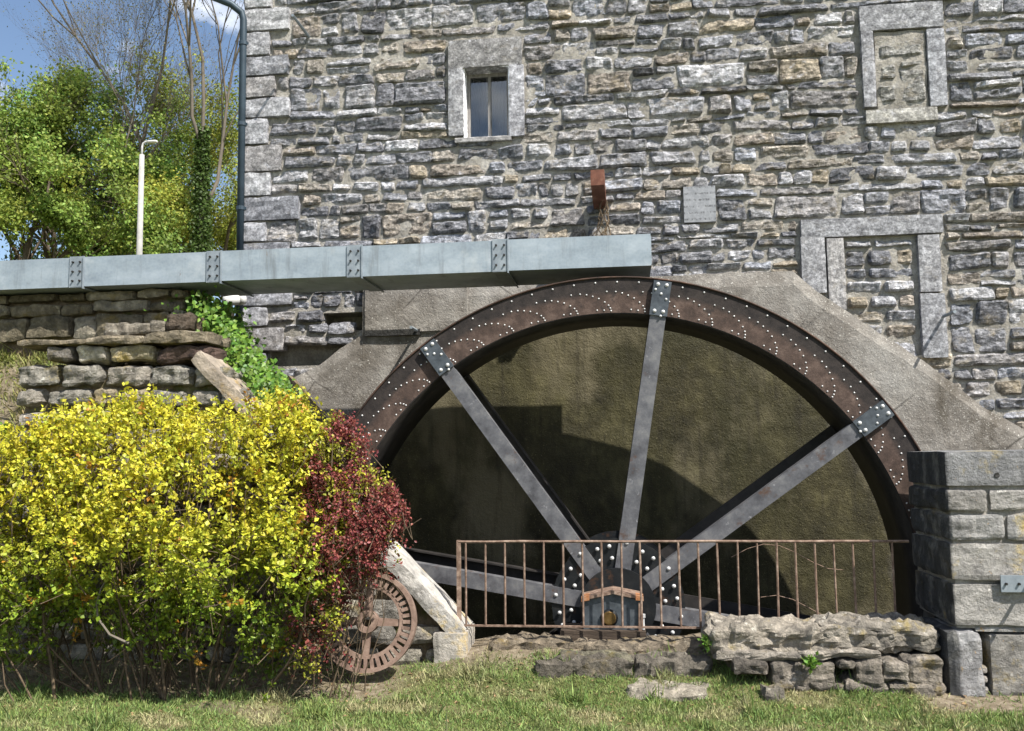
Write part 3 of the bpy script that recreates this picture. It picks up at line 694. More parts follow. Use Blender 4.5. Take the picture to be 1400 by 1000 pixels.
# rivets
def dome(b, c, r, n=6):
    c = Vector(c); V = [c+Vector((0,-r*.75,0))]; F = []
    for ring, (rr_, d) in enumerate(((.75,.5),(1.0,0))):
        for k_ in range(n): t = 2*math.pi*k_/n; V.append(c+Vector((r*rr_*math.cos(t), -r*d, r*rr_*math.sin(t))))
    for k_ in range(n): F.append((0, 1+(k_+1) % n, 1+k_)); F.append((1+k_, 1+(k_+1) % n, 1+n+(k_+1) % n, 1+n+k_))
    b.add(V, F)
rv = MB()
for i in range(92):
    t = 2*math.pi*(i+.3)/92; dome(rv, (HUB.x+2.615*math.sin(t), -.001, HUB.z+2.615*math.cos(t)), .0085)
for i in range(NB):
    t0 = 2*math.pi*i/NB
    for tg, rd in CURVE+[(-.115, .014), (-.058, .010)]:
        th = t0+tg/2.4; r = RI+rd+.012; dome(rv, (HUB.x+r*math.sin(th), -.001, HUB.z+r*math.cos(th)), .0076)
tag(rv.build('rivets', M_ZINC, wheel, True), kind='stuff')
# spokes
sp = MB(); hw = .064
sp.box(HUB.x-hw, HUB.x+hw, -.028, -.012, HUB.z+.16, HUB.z+RO-.14); sp.box(HUB.x+hw-.014, HUB.x+hw, -.012, .075, HUB.z+.3, HUB.z+RI-.03); sp.box(HUB.x-hw, HUB.x-hw+.014, -.012, .075, HUB.z+.3, HUB.z+RI-.03)
s0 = sp.build('spoke', M_STEEL, wheel, False, HUB)
pl = MB(); pl.box(HUB.x-hw-.008, HUB.x+hw+.008, -.044, -.029, HUB.z+RI-.01, HUB.z+RO-.015); pl.box(HUB.x-hw-.008, HUB.x+hw+.008, -.0285, -.001, HUB.z+RI+.0, HUB.z+RO-.015)
p0 = pl.build('spoke_plate', M_PLATE, s0, False, HUB)
pb = MB()
for u in (-.035, .035):
    for v in (RI+.025, RO-.045): dome(pb, (HUB.x+u, -.044, HUB.z+v), .017, 8)
for u, v in ((-.05, RI+.20), (.0, RI+.17), (.045, RI+.13), (.02,RI-.012)): dome(pb, (HUB.x+u, -.044, HUB.z+v), .012, 6)
pb0 = tag(pb.build('plate_bolts', M_ZINC, s0, True, HUB), kind='stuff')
bs = MB(); bs.box(HUB.x-hw, HUB.x+hw, WD-.05, WD-.02, HUB.z+.16, HUB.z+RI+.1); bs.box(HUB.x+hw-.014, HUB.x+hw, WD-.12, WD-.05, HUB.z+.3, HUB.z+RI-.03)
r0 = bs.build('rear_spoke', M_DKSTEEL, wheel, False, HUB)
A0 = math.radians(9.3)
for i in range(8):
    an = A0+i*math.pi/4
    if i == 0: s0.rotation_euler = (0, an, 0); r0.rotation_euler = (0, an, 0)
    else:
        s_ = inst(s0, wheel, HUB, (0, an, 0))
        for ch in (p0, pb0):
            c_ = ch.copy(); COL.objects.link(c_); c_.parent = s_
        inst(r0, wheel, HUB, (0, an, 0))
fl = MB(); n = 32
poly = [(HUB.x+.53*math.sin(2*math.pi*i/n), HUB.z+.53*math.cos(2*math.pi*i/n)) for i in range(n)]
fl.prism(poly, -.010, .016); hubp = fl.build('hub_flange', M_HUB, wheel, False, HUB)
fl = MB(); fl.prism([(HUB.x+.30*math.sin(2*math.pi*i/n), HUB.z+.30*math.cos(2*math.pi*i/n)) for i in range(n)], -.075, -.030); fl.build('hub_boss', M_HUB, wheel, False, HUB)
fl = MB(); fl.prism([(HUB.x+.52*math.sin(2*math.pi*i/n), HUB.z+.52*math.cos(2*math.pi*i/n)) for i in range(n)], WD-.02, WD+.01); fl.build('rear_hub_flange', M_HUB, wheel, False, HUB)
ax = MB(); ax.tube([(HUB.x, -.30, HUB.z), (HUB.x, 1.6, HUB.z)], .095, 20); ax.build('axle', M_DKSTEEL, wheel, True, HUB)
db = MB(); dome(db, (0,0,0), .017, 8); db.tube([(0,.03,0),(0,.0,0)], .012, 6)
hb0 = None
for i in range(8):
    an = A0+i*math.pi/4
    for (r, d) in ((.47,-.15),(.47,.15),(.30+.075,-.11),(.375,.11),(.50,0.0)):
        t = an+d/r*.9*(1 if r != .5 else 0); yy = -.030
        pos = (HUB.x+r*math.sin(t), yy, HUB.z+r*math.cos(t))
        if hb0 is None: hb0 = db.build('hub_bolt', M_ZINC, wheel, True, (0,0,0)); hb0.location = Vector(pos)-HUB
        else: inst(hb0, wheel, pos)

# bearing
BY = -.36
def bp(px, py): q = at(px, py, BY); return (q.x, q.z)
bear = thing('axle_bearing', (HUB.x, BY, .2), 'iron pedestal bearing with gabled orange cap and brass shaft end behind the railing', 'bearing')
m_ = MB(); m_.prism([bp(798,866), bp(876,866), bp(876,822), bp(838,812), bp(798,822)], BY, BY+.2); m_.build('housing', M_PLATE, bear)
m_ = MB(); m_.prism([bp(795,821), bp(797,816), bp(838,807), bp(878,815), bp(879,820), bp(838,811.5)], BY-.03, BY+.22); m_.build('cap', M_FENCE, bear)
for p_ in (((795,822), (795,815.5), (806,813.5), (806,820)), ((869,820), (869,813), (879.5,815), (880,821))):
    m_ = MB(); m_.prism([bp(*c_) for c_ in p_], BY-.036, BY+.10); m_.build('cap_end', M_ORANGE, bear)
m_ = MB(); m_.prism([bp(873,866), bp(878,866), bp(878,823), bp(873,823)], BY-.025, BY-.002); m_.build('side_strap', M_FENCE, bear)
c_ = at(833, 845, BY); m_ = MB(); m_.tube([(c_.x, BY+.1, c_.z), (c_.x, BY-.024, c_.z), (c_.x, BY-.030, c_.z)], [.052,.052,.046], 20); m_.build('shaft_end', M_BRASS, bear)
m_ = MB(); m_.tube([(c_.x, BY-.001, c_.z), (c_.x, BY-.02, c_.z)], .066, 20); m_.build('shaft_collar', M_HUB, bear, True)
a, b = at(766, 862, BY-.05), at(884, 884, BY-.05); m_ = MB(); m_.rock(((a.x+b.x)/2, BY+.1, (a.z+b.z)/2), (b.x-a.x, .32, a.z-b.z), (6,3,2), .008, .004, 6, 4); m_.build('bed_beam', M_TIMBER, bear)
q = at(879.5, 850, BY-.02); m_ = MB(); m_.tube([(q.x, BY-.02, q.z-.06), (q.x, BY-.02, q.z+.045)], .011, 6); m_.tube([(q.x, BY-.02, q.z+.03), (q.x, BY-.02, q.z+.055)], .019, 6); m_.build('holding_bolt', M_ZINC, bear)

# ------------------------------------------------------------------ railing
FY = -.55
q0 = at(627, 741, FY); q1 = at(1242, 738, FY); zb = at(900, 858, FY).z; zt = q0.z
fence = thing('iron_railing', ((q0.x+q1.x)/2, FY, zb), 'low rusty iron railing with thin upright bars in front of the water wheel', 'railing')
m_ = MB(); m_.box(q0.x-.016, q0.x+.016, FY-.008, FY+.012, zb-.16, zt+.012); m_.build('post', M_FENCE, fence)
m_ = MB(); m_.tube([(q0.x+(q1.x-q0.x)*i/14, FY+.004*N1(i*1.7), zt+.004*N1(i*2.3, 5)) for i in range(15)], .011, 6); m_.build('top_rail', M_FENCE, fence)
m_ = MB(); m_.box(q0.x, q1.x, FY-.012, FY+.012, zb-.006, zb+.006); m_.build('bottom_rail', M_FENCE, fence)
b0 = None; nb = 23
for i in range(nb):
    x = at(637+26.6*i, 800, FY).x
    rot = (rnd.uniform(-.012,.012), rnd.uniform(-.010,.010), rnd.uniform(0,1))
    if b0 is None:
        m_ = MB(); m_.tube([(0,0,0),(0,0,(zt-zb)*.5),(0,0,zt-zb)], .0085, 6); b0 = m_.build('bar', M_FENCE, fence, False, (0,0,0)); b0.location = Vector((x, FY, zb))-wpos(fence)
    else: inst(b0, fence, (x, FY, zb), rot)
m_ = MB()
for s in range(2):
    pts = [at(1000+22*i+s*40, 762+s*70-18*math.sin(i*.7+s), FY+.05) for i in range(8)]; m_.tube(pts, .0025, 4)
m_.build('loose_wire', M_FENCE, fence)

# ------------------------------------------------------------------ right pier
PX0, PY0, PY1 = at(1300, 780, -1.0).x, -1.0, -.16
pier = thing('stone_pier', (2.7, -.6, 0), 'pale squared stone pier closing the railing at the wheel pit', 'pier')
def pz(py): return at(1330, py, PY0).z
PXR = 3.35
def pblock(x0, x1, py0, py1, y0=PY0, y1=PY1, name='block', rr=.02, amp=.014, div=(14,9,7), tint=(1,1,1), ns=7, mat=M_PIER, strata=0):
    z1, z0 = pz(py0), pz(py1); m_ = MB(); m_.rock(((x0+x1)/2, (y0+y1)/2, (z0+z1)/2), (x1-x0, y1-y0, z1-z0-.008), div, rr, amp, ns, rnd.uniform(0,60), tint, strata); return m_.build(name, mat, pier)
m_ = MB(); m_.box(PX0+.03, PXR-.03, PY0+.03, PY1-.03, pz(860), pz(618)); m_.build('joint_mortar', M_MORTAR, pier)
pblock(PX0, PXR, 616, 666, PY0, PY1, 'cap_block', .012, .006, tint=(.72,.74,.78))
m_ = MB(); q = at(1363, 650, PY0); m_.tube([(q.x, PY0-.004, q.z), (q.x, PY0+.1, q.z)], .018, 10); m_.build('drill_hole', M_PIT, pier)
# rubble band of the pier
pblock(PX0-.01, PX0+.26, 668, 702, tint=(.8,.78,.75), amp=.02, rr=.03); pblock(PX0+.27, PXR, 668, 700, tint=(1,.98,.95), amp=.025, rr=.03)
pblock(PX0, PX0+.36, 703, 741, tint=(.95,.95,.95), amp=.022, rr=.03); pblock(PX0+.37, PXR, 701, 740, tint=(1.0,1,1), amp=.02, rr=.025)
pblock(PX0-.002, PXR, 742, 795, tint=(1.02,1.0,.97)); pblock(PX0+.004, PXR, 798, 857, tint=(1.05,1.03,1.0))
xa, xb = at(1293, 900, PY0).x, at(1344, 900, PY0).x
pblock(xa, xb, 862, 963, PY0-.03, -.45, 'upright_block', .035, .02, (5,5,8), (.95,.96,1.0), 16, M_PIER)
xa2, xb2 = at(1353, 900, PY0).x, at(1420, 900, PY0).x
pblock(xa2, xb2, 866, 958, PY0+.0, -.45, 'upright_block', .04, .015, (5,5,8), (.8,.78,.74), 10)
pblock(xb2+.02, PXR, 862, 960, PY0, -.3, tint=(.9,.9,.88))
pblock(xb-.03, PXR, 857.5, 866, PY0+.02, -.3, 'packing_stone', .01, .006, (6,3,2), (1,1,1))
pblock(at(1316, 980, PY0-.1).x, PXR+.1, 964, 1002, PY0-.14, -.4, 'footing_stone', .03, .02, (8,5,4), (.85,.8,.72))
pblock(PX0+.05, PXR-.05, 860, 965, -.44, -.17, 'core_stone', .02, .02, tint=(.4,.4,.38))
q = at(1348, 925, PY0); 
for i in range(3):
    m_ = MB(); m_.rock((q.x+.0, PY0+.06, q.z-.10+.07*i), (.05,.08,.055), (3,3,3), .02, .008, 20, i*3.3, (1,.95,.9)); m_.build('pebble_packing', M_PIER, pier)
# galvanised bracket bolted to the pier
br = thing('metal_bracket', at(1385, 810, PY0), 'small galvanised plate bolted across the pier blocks with thin rod', 'bracket')
a, b = at(1365, 786, PY0), at(1402, 809, PY0); m_ = MB(); m_.box(a.x, a.x+.40, PY0-.035, PY0-.022, b.z, a.z); m_.build('plate', M_GALVD, br)
m_ = MB(); m_.box(a.x+.02, a.x+.38, PY0-.0215, PY0+.01, b.z+.02, a.z-.02); m_.build('spacer', M_DKSTEEL, br)
for u in (.03, .11):
    m_ = MB(); m_.tube([(a.x+u, PY0-.034, (a.z+b.z)/2), (a.x+u, PY0-.05, (a.z+b.z)/2)], .009, 6); m_.build('bolt', M_DKSTEEL, br)
m_ = MB(); m_.tube([(a.x+.19, PY0-.04, a.z-.02), (a.x+.24, PY0-.26, a.z+.05)], .012, 8); m_.build('rod', M_GALVD, br)

# ------------------------------------------------------------------ low broken wall right of the pit
lwall = thing('low_stone_wall', (1.4, -.85, 0), 'low crumbling rubble wall with pale worn top below the railing', 'wall')
def lrock(px0, py0, px1, py1, y, d, div=(10,4,3), rr=.04, amp=.03, tint=(1,1,1), name='stone', strata=.022, ns=11):
    a, b = at(px0, py0, y), at(px1, py1, y); m_ = MB(); m_.rock(((a.x+b.x)/2, y+d/2, (a.z+b.z)/2), (b.x-a.x, d, a.z-b.z), div, rr, amp, ns, rnd.uniform(0,60), tuple(x*.92 for x in tint), strata, None, .03); return m_.build(name, M_ROUGH, lwall)
lrock(972, 856, 1150, 896, -.98, .40, (26,8,9), .05, .05, (1.5,1.42,1.3), 'top_slab')
lrock(1120, 853, 1284, 893, -.96, .42, (24,8,9), .05, .045, (1.25,1.2,1.12), 'top_slab')
lrock(976, 889, 1100, 907, -1.03, .4, (10,4,4), .04, .03, (1.35,1.28,1.2), 'top_slab'); lrock(1090, 889, 1210, 906, -1.04, .4, (10,4,4), .04, .03, (1.35,1.28,1.2), 'top_slab')
x = 1052
for (x0, x1, y0, y1, tn) in ((1052,1098,906,938,.8),(1090,1150,905,940,.95),(1146,1172,903,918,.7),(1168,1210,905,938,.85),(1205,1245,904,936,1.1),(1242,1291,902,940,1.0),(1216,1278,936,966,1.1),(1060,1110,930,945,.7),(1104,1160,934,950,.75),(1156,1218,932,955,.85),(1275,1296,938,962,.8),(1000,1052,906,925,.6)):
    lrock(x0, y0, x1, y1, -1.08, .4, (8,5,6), .035, .036, (tn*1.1, tn*1.03, tn*.95), 'stone', .012, 8)

# ------------------------------------------------------------------ threshold slabs in the earth
def slab(px0, py0, px1, py1, y, d, label, tint=(1,1,1), th=None, amp=.045, dv=(20,8,5)):
    a, b = at(px0, py1, y), at(px1, py1, y); z1 = at((px0+px1)/2, py1-(py1-py0)*.75, y).z; z0 = a.z-.14
    m_ = MB(); m_.rock(((a.x+b.x)/2, y+d/2, (z0+z1)/2), (b.x-a.x, d, z1-z0), dv, .03, amp, 11, rnd.uniform(0,60), tuple(x*.72 for x in tint), .018, None, .06); o = m_.build('threshold_slab', M_ROUGH); tag(o, label, 'stone slab', 'stone slabs before the wheel pit'); return o
slab(858, 936, 970, 957, -1.22, .26, 'flat pale worn stone lying alone in the grass below the earth step', (1.9,1.8,1.6), amp=.022)
slab(736, 902, 868, 922, -.98, .26, 'dark broken stone edge of the earth step below the wheel axle', (.75,.7,.62))
slab(866, 902, 972, 918, -.95, .28, 'ragged grey stone edge of the earth step against the low wall', (.85,.8,.72))
slab(764, 889, 864, 905, -.84, .16, 'straight narrow slab set in the earth in front of the bearing beam', (.9,.88,.7), amp=.012)
slab(668, 876, 800, 890, -.62, .34, 'thin layered stone ledge at the pit edge left of the axle bearing', (1.2,1.05,.85))
slab(795, 878, 965, 891, -.64, .36, 'long layered sandy ledge at the pit edge below the axle bearing', (1.25,1.1,.9))
slab(1045, 936, 1075, 948, -1.2, .12, 'small loose stone in the grass at the foot of the low wall', (1.1,1.05,.95), dv=(5,4,3))

# ------------------------------------------------------------------ left wing wall with sloping coping
WYF = -.60
wing = thing('wing_wall', (-3.2, WYF, 0), 'stepped rubble wing wall with sloping stone coping beside the yellow shrub', 'wall')
SL0, SL1 = at(276, 478, WYF), at(640, 862, WYF)
def slope_z(x): return SL0.z+(SL1.z-SL0.z)*(x-SL0.x)/(SL1.x-SL0.x)
WX0 = at(24, 520, WYF).x
core = MB(); core.prism([(WX0+.03, -.3), (SL1.x-.05, -.3), (SL1.x-.05, .15), (SL0.x, SL0.z-.16), (WX0+.03, SL0.z-.12)], WYF+.07, WYF+.42); core.build('rubble_core', M_EARTH, wing)
rows = [(498, 471, [(62,100),(101,147),(148,212),(213,288)]), (530, 499, [(22,81),(83,138),(140,200),(202,262),(263,312)]), (556, 531, [(22,62),(64,126),(127,160),(161,205),(206,256),(257,300),(301,338)])]
rt = [(.62,.6,.58),(1.7,1.66,1.55),(1.5,1.38,1.05),(.42,.30,.27)]; kk = 0
for (pyb, pyt, cells) in rows:
    for (c0, c1) in cells:
        a, b = at(c0, pyb, WYF), at(c1, pyt, WYF); tn = rt[kk] if kk < 4 else rnd.choice([(.9,.9,.95),(1.2,1.16,1.1),(1.35,1.22,.95),(1.0,1.0,.96)])
        m_ = MB(); m_.rock(((a.x+b.x)/2, WYF+.16, (a.z+b.z)/2), (b.x-a.x-.015, .36, b.z-a.z-.012), (9,4,7), .04, .034, 8, rnd.uniform(0,60), tn, .008, None, .03); m_.build('stone', M_ROUGH, wing); kk += 1
z = at(150, 557, WYF).z-.01
while z > -.15:
    h = rnd.uniform(.14, .22); x = WX0
    while True:
        w_ = rnd.uniform(.22, .45)
        if slope_z(x+w_) < z+.02: break
        m_ = MB(); m_.rock((x+w_/2, WYF+.18, z-h/2), (w_-.02, .36, h-.02), (4,2,3), .04, .022, 8, rnd.uniform(0,60), rnd.choice([(1,1,1),(1.3,1.28,1.2),(1.5,1.45,1.4),(.8,.8,.8)])); m_.build('stone', M_ROUGH, wing); x += w_
    z -= h
# thin overhanging cap along the top
for (c0, c1, p0, p1) in ((22,118,462,474),(116,196,458,472),(195,283,452,471)):
    a, b = at(c0, p1, WYF-.05), at(c1, p0, WYF-.05); m_ = MB(); m_.rock(((a.x+b.x)/2, WYF+.17, (a.z+b.z)/2), (b.x-a.x, .46, b.z-a.z), (8,4,3), .025, .03, 6, rnd.uniform(0,60), (.95,.85,.68), .012); m_.build('cap_stone', M_ROUGH, wing)
# sloping coping
ang = math.atan2(SL0.z-SL1.z, SL1.x-SL0.x); Ls = math.hypot(SL1.x-SL0.x, SL1.z-SL0.z); nseg = 4; R_ = Matrix.Rotation(ang, 3, 'Y')
cuts = [0, .27, .50, .69, 1.0]; ct = [(.85,.74,.62),(1.0,.97,.92),(1.0,.97,.92),(1.12,1.1,1.06)]
for i in range(nseg):
    t0, t1 = cuts[i], cuts[i+1]; c_ = Vector((SL0.x+(SL1.x-SL0.x)*(t0+t1)/2, WYF+.13, SL0.z+(SL1.z-SL0.z)*(t0+t1)/2))
    c_ -= Vector((math.sin(ang), 0, math.cos(ang)))*.06
    m_ = MB(); m_.rock(c_, (Ls*(t1-t0)-.012, .36, .12), (14,5,3), .018, .014, 9, rnd.uniform(0,60), ct[i], 0, R_); m_.build('coping_stone', M_BLOCK, wing)
a, b = at(590, 862, WYF), at(637, 908, WYF); m_ = MB(); m_.rock(((a.x+b.x)/2+.02, WYF+.12, (a.z+b.z)/2-.03), (b.x-a.x, .42, a.z-b.z+.06), (5,4,5), .025, .012, 7, 5, (1.05,1.0,.92)); m_.build('end_stone', M_BLOCK, wing)
# small stones lying on top, further back
ts = 0
for (c0, c1, p0, p1, lb) in ((140,168,440,460,'dark lichened stone on the wing wall top'),(166,206,441,459,'flat pale stone on the wing wall top beside the dark stone'),(204,226,438,458,'small grey stone on the wing wall top nearest the ivy'),(226,262,428,452,'brown slab of stone on the wing wall top under the ivy')):
    a, b = at(c0, p1, -.2), at(c1, p0, -.2); m_ = MB(); m_.rock(((a.x+b.x)/2, -.08, (a.z+b.z)/2), (b.x-a.x, .26, b.z-a.z), (5,4,4), .03, .025, 9, rnd.uniform(0,60), (.9,.85,.75) if ts != 3 else (.4,.33,.27)); o = m_.build('loose_stone', M_ROUGH); tag(o, lb, 'stone', 'loose stones on the wing wall'); ts += 1
# earth bank behind the wing wall
eb = MB(); zt0 = SL0.z-.06
eb.prism([(WX0+.06, -.2), (-2.97, -.2), (-2.97, slope_z(-2.97)-.1), (SL0.x+.02, zt0), (WX0+.06, zt0)], WYF+.40, 1.40)
tag(eb.build('earth_bank', M_EARTH), kind='structure')

# mill race wall under the trough (in its shade)
race = thing('mill_race_wall', (-5.5, .2, 2.4), 'shaded pale rubble wall carrying the left end of the trough', 'wall')
RYF = .22; xr = at(252, 420, RYF).x; zt1 = TZ0-.01; zb1 = at(100, 460, RYF).z-.02
cm = MB(); cm.box(-9.5, xr-.02, RYF+.09, RYF+.5, zb1-.3, zt1-.01); cm.build('rubble_core', M_EARTH, race)
z = zb1
for h in (.22, .11, .11, .14):
    x = -9.4
    if z+h > zt1: h = zt1-z
    while x < xr-.05:
        w_ = min(xr-x, rnd.uniform(.22, .5)*(1 if h > .2 else 1.2)); w_ = xr-x if xr-x-w_ < .12 else w_
        m_ = MB(); m_.rock((x+w_/2, RYF+.12, z+h/2+rnd.uniform(-.012,.012)), (w_-.008, .24, h+rnd.uniform(-.02,.012)), (6,2,5), .04, .03, 7, rnd.uniform(0,60), rnd.choice([(.95,.88,.70),(.75,.68,.52),(.6,.55,.42),(1.15,1.1,.95)]), .006, None, .025); m_.build('stone', M_ROUGH, race); x += w_
    z += h
    if z >= zt1-.02: break

# ------------------------------------------------------------------ old gear wheel
GC = at(503, 850, -.92); gear = thing('old_gear_wheel', (GC.x, -.92, GC.z-.36), 'rusty cast iron mortise gear wheel leaning half hidden behind the dark red shrub', 'gear wheel')
tilt = Matrix.Rotation(math.radians(-9), 3, 'X')@Matrix.Rotation(math.radians(6), 3, 'Z')
def gpt(r, t, y): return Vector(GC)+tilt@Vector((r*math.sin(t), y, r*math.cos(t)))
def gring(r0, r1, y0, y1, n=72):
    b = MB(); V = []; F = []
    for i in range(n):
        for (r, y) in ((r0,y0),(r1,y0),(r1,y1),(r0,y1)): V.append(gpt(r, 2*math.pi*i/n, y))
    for i in range(n):
        j = (i+1) % n
        for k_ in range(4): F.append((i*4+k_, i*4+(k_+1) % 4, j*4+(k_+1) % 4, j*4+k_))
    return b.add(V, F)
rim = gring(.322, .352, -.05, .05).build('rim', M_GEAR, gear, False); gring(.232, .258, -.03, .04).build('inner_rim', M_GEAR, gear, False)
for i in range(40):
    t = 2*math.pi*i/40; m_ = MB(); hwid = .0125; P = []
    for r in (.256, .324):
        for dt, y in ((-hwid,-.035),(hwid,-.035),(hwid,.035),(-hwid,.035)): P.append(gpt(r, t+dt/r, y))
    m_.add(P, [(0,1,2,3),(7,6,5,4),(0,4,5,1),(1,5,6,2),(2,6,7,3),(3,7,4,0)]); m_.build('tooth_socket', M_GEAR, rim)
for i in range(4):
    t = math.radians(0+90*i)+.03; m_ = MB(); P = []
    for r, hw2 in ((.05,.03),(.235,.023)):
        for dx, y in ((-hw2,-.02),(hw2,-.02),(hw2,.02),(-hw2,.02)):
            P.append(Vector(GC)+tilt@(Vector((r*math.sin(t), y, r*math.cos(t)))+Vector((math.cos(t)*dx, 0, -math.sin(t)*dx))))
    m_.add(P, [(0,1,2,3),(7,6,5,4),(0,4,5,1),(1,5,6,2),(2,6,7,3),(3,7,4,0)]); m_.build('spoke', M_GEAR, gear)
gring(.036, .078, -.06, .06, 28).build('hub', M_GEAR, gear, False)

# ------------------------------------------------------------------ leaves
def leaf_mesh(name, P, D, Nn, Lg, Wd, col, mat, parent=None, fold=.25):
    n = len(P); D = D/np.linalg.norm(D, axis=1, keepdims=True); Sd = np.cross(D, Nn); Sd /= (np.linalg.norm(Sd, axis=1, keepdims=True)+1e-9); U = np.cross(Sd, D)
    Lg = Lg[:,None]; Wd = Wd[:,None]
    v = np.stack([P, P+D*Lg*.45+Sd*Wd+U*Wd*fold, P+D*Lg-U*Lg*.12, P+D*Lg*.45-Sd*Wd+U*Wd*fold], 1).reshape(-1, 3)
    o = v.mean(0); o[2] = v[:,2].min()
    me = bpy.data.meshes.new(name); me.vertices.add(4*n); me.vertices.foreach_set('co', (v-o).astype(np.float32).ravel())
    i = np.arange(n)*4; lp = np.stack([i, i+1, i+2, i, i+2, i+3], 1).ravel()
    me.loops.add(6*n); me.loops.foreach_set('vertex_index', lp.astype(np.int32)); me.polygons.add(2*n)
    me.polygons.foreach_set('loop_start', np.arange(0, 6*n, 3, dtype=np.int32)); me.polygons.foreach_set('loop_total', np.full(2*n, 3, np.int32))
    me.update(calc_edges=True)
    a = me.attributes.new('tint', 'FLOAT_COLOR', 'POINT'); c4 = np.concatenate([col, np.ones((n,1))], 1); a.data.foreach_set('color', np.repeat(c4, 4, 0).astype(np.float32).ravel())
    me.materials.append(mat); ob = bpy.data.objects.new(name, me); COL.objects.link(ob); link_to(ob, parent, Vector(o)); return ob
def unit(n): v = rs.normal(size=(n,3)); return v/np.linalg.norm(v, axis=1, keepdims=True)

def shrub(name, label, lobes, base, n_tw, per, Lr, Wr, colf, stems, seed, twig_len=.16, group=None, stem_r=.012, thin=None):
    """lobes: (centre, radii); twigs sit on the lumpy outer shell, leaves line each twig"""
    st = np.random.RandomState(seed); ctr = np.array([l[0] for l in lobes], float); rad = np.array([l[1] for l in lobes], float)
    root = thing(name, base, label, 'shrub', group)
    wts = (rad[:,0]*rad[:,2])**1.0; wts /= wts.sum(); tips = []; dirs = []
    while len(tips) < n_tw:
        k_ = st.choice(len(lobes), p=wts); d = st.normal(size=3); d /= np.linalg.norm(d); sh = st.uniform(.62, 1.06)**.6
        p_ = ctr[k_]+rad[k_]*d*sh
        inn = (((p_-ctr)/rad)**2).sum(1); 
        if (np.delete(inn, k_) < .55).any(): continue
        if p_[2] < .12: continue
        if thin is not None and st.rand() > thin(p_): continue
        if 0.62+1.15*N1(p_[0]*3.0, p_[1]*3.0, p_[2]*3.0) < st.rand()*.9: continue
        tips.append(p_); g_ = d/rad[k_]; g_ /= np.linalg.norm(g_); dirs.append(g_*.55+np.array([0,0,.5])+st.normal(size=3)*.35)
    tips = np.array(tips); dirs = np.array(dirs); dirs /= np.linalg.norm(dirs, axis=1, keepdims=True)
    n = n_tw*per; ti = np.repeat(np.arange(n_tw), per); s = st.rand(n); P = tips[ti]-dirs[ti]*(s*twig_len)[:,None]+st.normal(size=(n,3))*.012
    D = dirs[ti]*.45+st.normal(size=(n,3))*.75; D /= np.linalg.norm(D, axis=1, keepdims=True); Nn = st.normal(size=(n,3))*.6+np.array([.25,-.2,.9])
    Lg = st.uniform(*Lr, size=n)*(1-.35*(1-s)); Wd = st.uniform(*Wr, size=n)
    leaf_mesh('foliage', P, D, Nn, Lg, Wd, colf(P, st, ti), M_LEAF, root)
    b = MB()
    for i in range(0, n_tw, 2):
        p_ = Vector(tips[i]); d = Vector(dirs[i]); q = p_-d*twig_len*1.5+Vector((0,0,-.04)); b.tube([q, p_], [.0035,.0015], 3, cap=False)
    for i in range(stems):
        k_ = st.choice(n_tw); tp = Vector(tips[k_]); bs_ = Vector((base[0], base[1], base[2]-.05)); c0 = Vector((bs_.x+(tp.x-bs_.x)*.6+st.normal()*.14, bs_.y+(tp.y-bs_.y)*.35+st.normal()*.10, bs_.z))
        c0.x = min(max(c0.x, base[0]-stem_r*120), base[0]+stem_r*120)
        pts = []
        for t in range(7):
            u = t/6; q = c0.lerp(tp, u); q.z = c0.z+(tp.z-c0.z)*u; q += Vector((st.normal(), st.normal(), 0))*.035*math.sin(u*math.pi); q.x += (tp.x-c0.x)*(.15*math.sin(u*math.pi)); pts.append(q)
        r_ = stem_r*st.uniform(.4, 1.0); b.tube(pts, [r_*(1-.75*t/6) for t in range(7)], 5, cap=False)
        for q_ in range(3):
            a_ = pts[2+q_].copy(); b.tube([a_, a_+Vector((st.normal()*.15, st.normal()*.12, st.uniform(.1,.35)))], [r_*.4, r_*.12], 4, cap=False)
    b.build('stems', M_STEM, root, True)
    return root
def lob(px, py, y, rx, ry, rz): q = at(px, py, y); return ((q.x, y, q.z), (rx, ry, rz))
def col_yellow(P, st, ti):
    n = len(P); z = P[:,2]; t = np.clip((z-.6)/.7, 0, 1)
    gold = np.array([.60,.55,.05]); grn = np.array([.22,.32,.03]); dk = np.array([.07,.11,.018])  # leaf colours: golden at the top, greener and darker lower down
    k_ = np.clip(t+st.normal(size=n)*.16, 0, 1)[:,None]; c = grn*(1-k_)+gold*k_
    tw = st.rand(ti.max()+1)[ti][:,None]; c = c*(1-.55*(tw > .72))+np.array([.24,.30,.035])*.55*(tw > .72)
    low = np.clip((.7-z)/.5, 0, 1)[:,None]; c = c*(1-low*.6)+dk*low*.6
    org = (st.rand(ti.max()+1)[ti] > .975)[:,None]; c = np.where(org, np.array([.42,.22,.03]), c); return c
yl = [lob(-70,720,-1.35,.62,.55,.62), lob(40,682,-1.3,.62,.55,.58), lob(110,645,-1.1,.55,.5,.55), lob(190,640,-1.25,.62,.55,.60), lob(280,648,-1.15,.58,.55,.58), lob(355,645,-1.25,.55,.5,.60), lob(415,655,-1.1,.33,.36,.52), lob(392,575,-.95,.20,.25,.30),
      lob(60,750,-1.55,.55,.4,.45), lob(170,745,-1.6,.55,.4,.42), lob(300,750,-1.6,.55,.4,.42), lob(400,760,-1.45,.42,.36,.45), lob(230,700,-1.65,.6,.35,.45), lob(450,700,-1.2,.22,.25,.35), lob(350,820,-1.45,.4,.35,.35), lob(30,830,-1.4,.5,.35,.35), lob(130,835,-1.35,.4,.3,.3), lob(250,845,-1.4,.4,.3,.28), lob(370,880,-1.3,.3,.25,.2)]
q = at(230, 925, -1.25)
